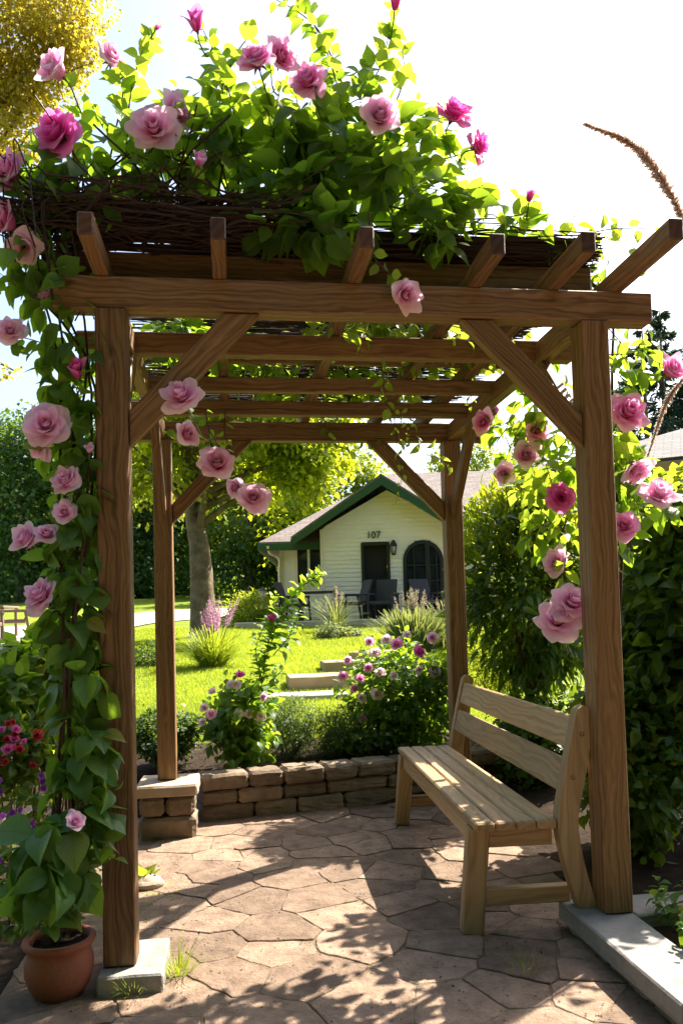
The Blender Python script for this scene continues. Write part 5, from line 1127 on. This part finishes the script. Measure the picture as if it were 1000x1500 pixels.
mb = MB(); xm = hx(577.5); zl = hz(806, 577); c = hf((xm, -.12, zl)); lathe(mb, [(.02, .27), (.07, .2), (.10, .12), (.095, .11), (.02, .115)], c, 12); lathe(mb, [(0, -.14), (.05, -.13), (.06, -.1), (.02, -.09)], c, 12); tube(mb, [hf((xm, 0, zl+.16)), hf((xm, -.06, zl+.2)), hf((xm, -.11, zl+.18))], .014, 6); hf.box(mb, (xm-.05, -.04, zl-.06), (xm+.05, -.012, zl+.2), .005)
for k in range(6): a = k*1.047; tube(mb, [c+np.array([math.cos(a)*.05, math.sin(a)*.05, -.1]), c+np.array([math.cos(a)*.09, math.sin(a)*.09, .11])], .008, 4)
lm_ = mb.obj('wall_lamp', M['black'], hs); mb = MB(); lathe(mb, [(0, -.09), (.042, -.09), (.075, .1), (0, .1)], c, 12); mb.obj('lamp_glass', M['lampglass'], lm_)
fc = bpy.data.curves.new('house_number', 'FONT'); fc.body = '107'; fc.size = .26; fc.extrude = .012; fc.align_x = 'CENTER'; fo_ = bpy.data.objects.new('text_source', fc); COL.objects.link(fo_)
bpy.context.view_layer.update(); me = bpy.data.meshes.new_from_object(fo_.evaluated_get(bpy.context.evaluated_depsgraph_get())); bpy.data.objects.remove(fo_); me.materials.clear(); me.materials.append(M['black'])
no = bpy.data.objects.new('house_number', me); COL.objects.link(no); no.parent = hs; no.location = tuple(hf((hx(549), -.04, hz(788, 549)))-ORG[hs.name]); no.rotation_euler = (math.pi/2, 0, -YAW)
mb = MB(); tube(mb, spline([hf((ex0+.25, ey0-.05, wz-.1)), hf((ex0+.3, ey0+.1, wz-.3)), hf((wl_-.06, 1.1, wz-.42)), hf((wl_-.06, 1.12, wz-.8))], 14), .04, 8); tube(mb, [hf((wl_-.06, 1.12, wz-.8)), hf((wl_-.06, 1.12, zb-.2))], .04, 8); mb.obj('downpipe', M['trim'], hs)
mb = MB(); hf.box(mb, (-2.6, -2.0, zb-.4), (5.5, 1.18, zb-.005), .02); tag(mb.obj('house_terrace', M['concrete']), kind='structure')

def hip_house(name, label, o, yaw, w, d, zbase, ze, zr, wall, roof, fasc, inset):
    fr = Frame(o, yaw); t = thing(name, label, 'house', fr((0, 0, zbase))); mb = MB()
    siding(mb, fr, lambda z: (-w/2, w/2), -d/2, zbase-.3, ze, row=.2); siding(mb, fr, lambda z: (-d/2, d/2), -w/2, zbase-.3, ze, row=.2, axis='y'); fr.box(mb, (-w/2+.05, -d/2+.05, zbase-.3), (w/2-.05, d/2-.05, ze-.05), .02); mb.obj('wall', wall, t)
    oh = .5; a, b, c, e = (-w/2-oh, -d/2-oh, ze), (w/2+oh, -d/2-oh, ze), (w/2+oh, d/2+oh, ze), (-w/2-oh, d/2+oh, ze); r1, r2 = (-w/2+inset, 0, zr), (w/2-inset, 0, zr)
    mb = MB(); slab(mb, fr, [a, b, r2, r1]); slab(mb, fr, [e, a, r1]); slab(mb, fr, [b, c, r2]); slab(mb, fr, [c, e, r1, r2]); mb.obj('roof', roof, t)
    mb = MB(); fr.box(mb, (-w/2-oh+.01, -d/2-oh-.02, ze-.3), (w/2+oh-.01, -d/2-oh+.03, ze-.06)); fr.box(mb, (-w/2-oh-.02, -d/2-oh+.032, ze-.3), (-w/2-oh+.03, d/2+oh, ze-.06)); mb.obj('fascia', fasc, t)
    mb = MB(); fr.box(mb, (-w/2-oh+.04, -d/2-oh+.04, ze-.22), (w/2+oh-.04, -d/2-.02, ze-.18)); mb.obj('soffit', M['soffit'], t); return t
c = DP(775, 880, 30); hip_house('house', 'grey hip roofed house seen between the right back and right front posts', (c[0], c[1], 0), YAW, 5.2, 5.5, float(ground_z(c[0], c[1])), 5.75, 7.35, M['soffit'], M['shingle_g'], M['tan'], 2.4)
c = DP(1120, 880, 15.5); hip_house('house', 'teal sided house with grey roof at the right edge', (c[0], c[1], 0), YAW+R(24), 6.5, 6.0, float(ground_z(c[0], c[1])), 3.75, 5.15, M['teal'], M['shingle_g'], M['tan'], 3.0)

# ------------------------------------------------------------------ patio furniture
def arm_chair(o, yaw, label, group, mt=None, k=1.0):
    mt = mt or M['wicker']; fr = Frame(o, yaw); t = thing('patio_chair', label, 'chair', o, group)   # front faces -y
    def part(n, *bs):
        mb = MB()
        for lo, hi in bs: fr.box(mb, np.array(lo)*k, np.array(hi)*k, .012)
        mb.obj(n, mt, t)
    part('seat', ((-.28, -.3, .36), (.28, .27, .44)))
    mb = MB(); timber(mb, fr(np.array((0, .27, .44))*k), fr(np.array((0, .46, 1.0))*k), .54*k, .05*k, fr.y); mb.obj('backrest', [mt, mt], t)
    for s in (-1, 1):
        part('armrest', ((s*.31-.04, -.3, .60), (s*.31+.04, .34, .645)))
        mb = MB()
        for y_, y2 in ((-.27, -.31), (.27, .36)): timber(mb, fr(np.array((s*.31, y_, .60 if y_ < 0 else .62))*k), fr(np.array((s*.31, y2, 0))*k), .045*k, .045*k, fr.y); mb.obj('leg', [mt, mt], t); mb = MB()
    return t
cz = zb-.003
arm_chair(hf((hx(557), -1.1, cz)), YAW+R(18), 'dark armchair standing before the open door of the cream house', 'patio chairs at the cream house')
arm_chair(hf((hx(514), -.95, cz)), YAW+R(-70+180-40), 'dark armchair right of the patio table', 'patio chairs at the cream house')
arm_chair(hf((hx(434), -.9, cz)), YAW+R(-75), 'dark armchair left of the patio table', 'patio chairs at the cream house')
arm_chair(hf((hx(618), -.9, cz)), YAW+R(-20), 'dark armchair before the arched french window', 'patio chairs at the cream house')
o = hf((hx(466), -1.1, cz)); tb = thing('patio_table', 'dark rectangular patio table on the terrace of the cream house', 'table', o); fr = Frame(o, YAW)
mb = MB(); fr.box(mb, (-.5, -.4, .68), (.5, .4, .725), .01); mb.obj('tabletop', M['black'], tb)
for x_ in (-.44, .44):
    for y_ in (-.34, .34): mb = MB(); fr.box(mb, (x_-.025, y_-.025, 0), (x_+.025, y_+.025, .678), .005); mb.obj('leg', M['black'], tb)
p = T(18, 938); arm_chair(p, R(75), 'brown wicker chair right of the wicker table on the concrete path', 'wicker chairs on the path', M['wicker_b'])
p = T(-28, 945); arm_chair(p, R(-70), 'brown wicker chair at the left edge behind the wicker table', 'wicker chairs on the path', M['wicker_b'])
p = T(-4, 936); tb = thing('wicker_table', 'brown wicker table on the concrete path at the left edge', 'table', p); fr = Frame(p, .2)
mb = MB(); fr.box(mb, (-.38, -.38, .66), (.34, .38, .71), .01); mb.obj('tabletop', M['wicker_b'], tb)
for x_ in (-.32, .28):
    for y_ in (-.32, .32): mb = MB(); fr.box(mb, (x_-.03, y_-.03, 0), (x_+.03, y_+.03, .658), .005); mb.obj('leg', M['wicker_b'], tb)
# ================================================================== LIGHT
SUN_EL, SUN_AZ = R(45), math.atan2(0.81, 0.59)       # azimuth from +Y towards +X
sd = np.array([math.sin(SUN_AZ)*math.cos(SUN_EL), math.cos(SUN_AZ)*math.cos(SUN_EL), math.sin(SUN_EL)])
sl = bpy.data.lights.new('sun', 'SUN'); sl.energy = 5.0; sl.angle = R(0.5); sl.color = (1.0, 0.90, 0.74)
so = bpy.data.objects.new('sun', sl); COL.objects.link(so); so.rotation_mode = 'QUATERNION'; so.rotation_quaternion = Vector(sd).to_track_quat('Z', 'Y')
wd = bpy.data.worlds.new('World'); S.world = wd; wd.use_nodes = True; nt = wd.node_tree; nt.nodes.clear()
sk = nt.nodes.new('ShaderNodeTexSky'); sk.sky_type = 'NISHITA'; sk.sun_disc = False; sk.sun_elevation = SUN_EL; sk.sun_rotation = SUN_AZ
sk.air_density = 1.0; sk.dust_density = 3.0; sk.ozone_density = 1.0
bg = nt.nodes.new('ShaderNodeBackground'); bg.inputs['Strength'].default_value = 0.092; wo = nt.nodes.new('ShaderNodeOutputWorld')
nt.links.new(sk.outputs[0], bg.inputs[0]); nt.links.new(bg.outputs[0], wo.inputs[0])
S.view_settings.view_transform = 'Standard'; S.view_settings.look = 'None'; S.view_settings.gamma = 1.0; S.view_settings.exposure = 1.95
S.cycles.max_bounces = 8; S.cycles.diffuse_bounces = 4; S.cycles.transmission_bounces = 6; S.cycles.glossy_bounces = 2; S.cycles.use_denoising = True; S.cycles.sample_clamp_indirect = 6
S.cycles.caustics_reflective = False; S.cycles.caustics_refractive = False
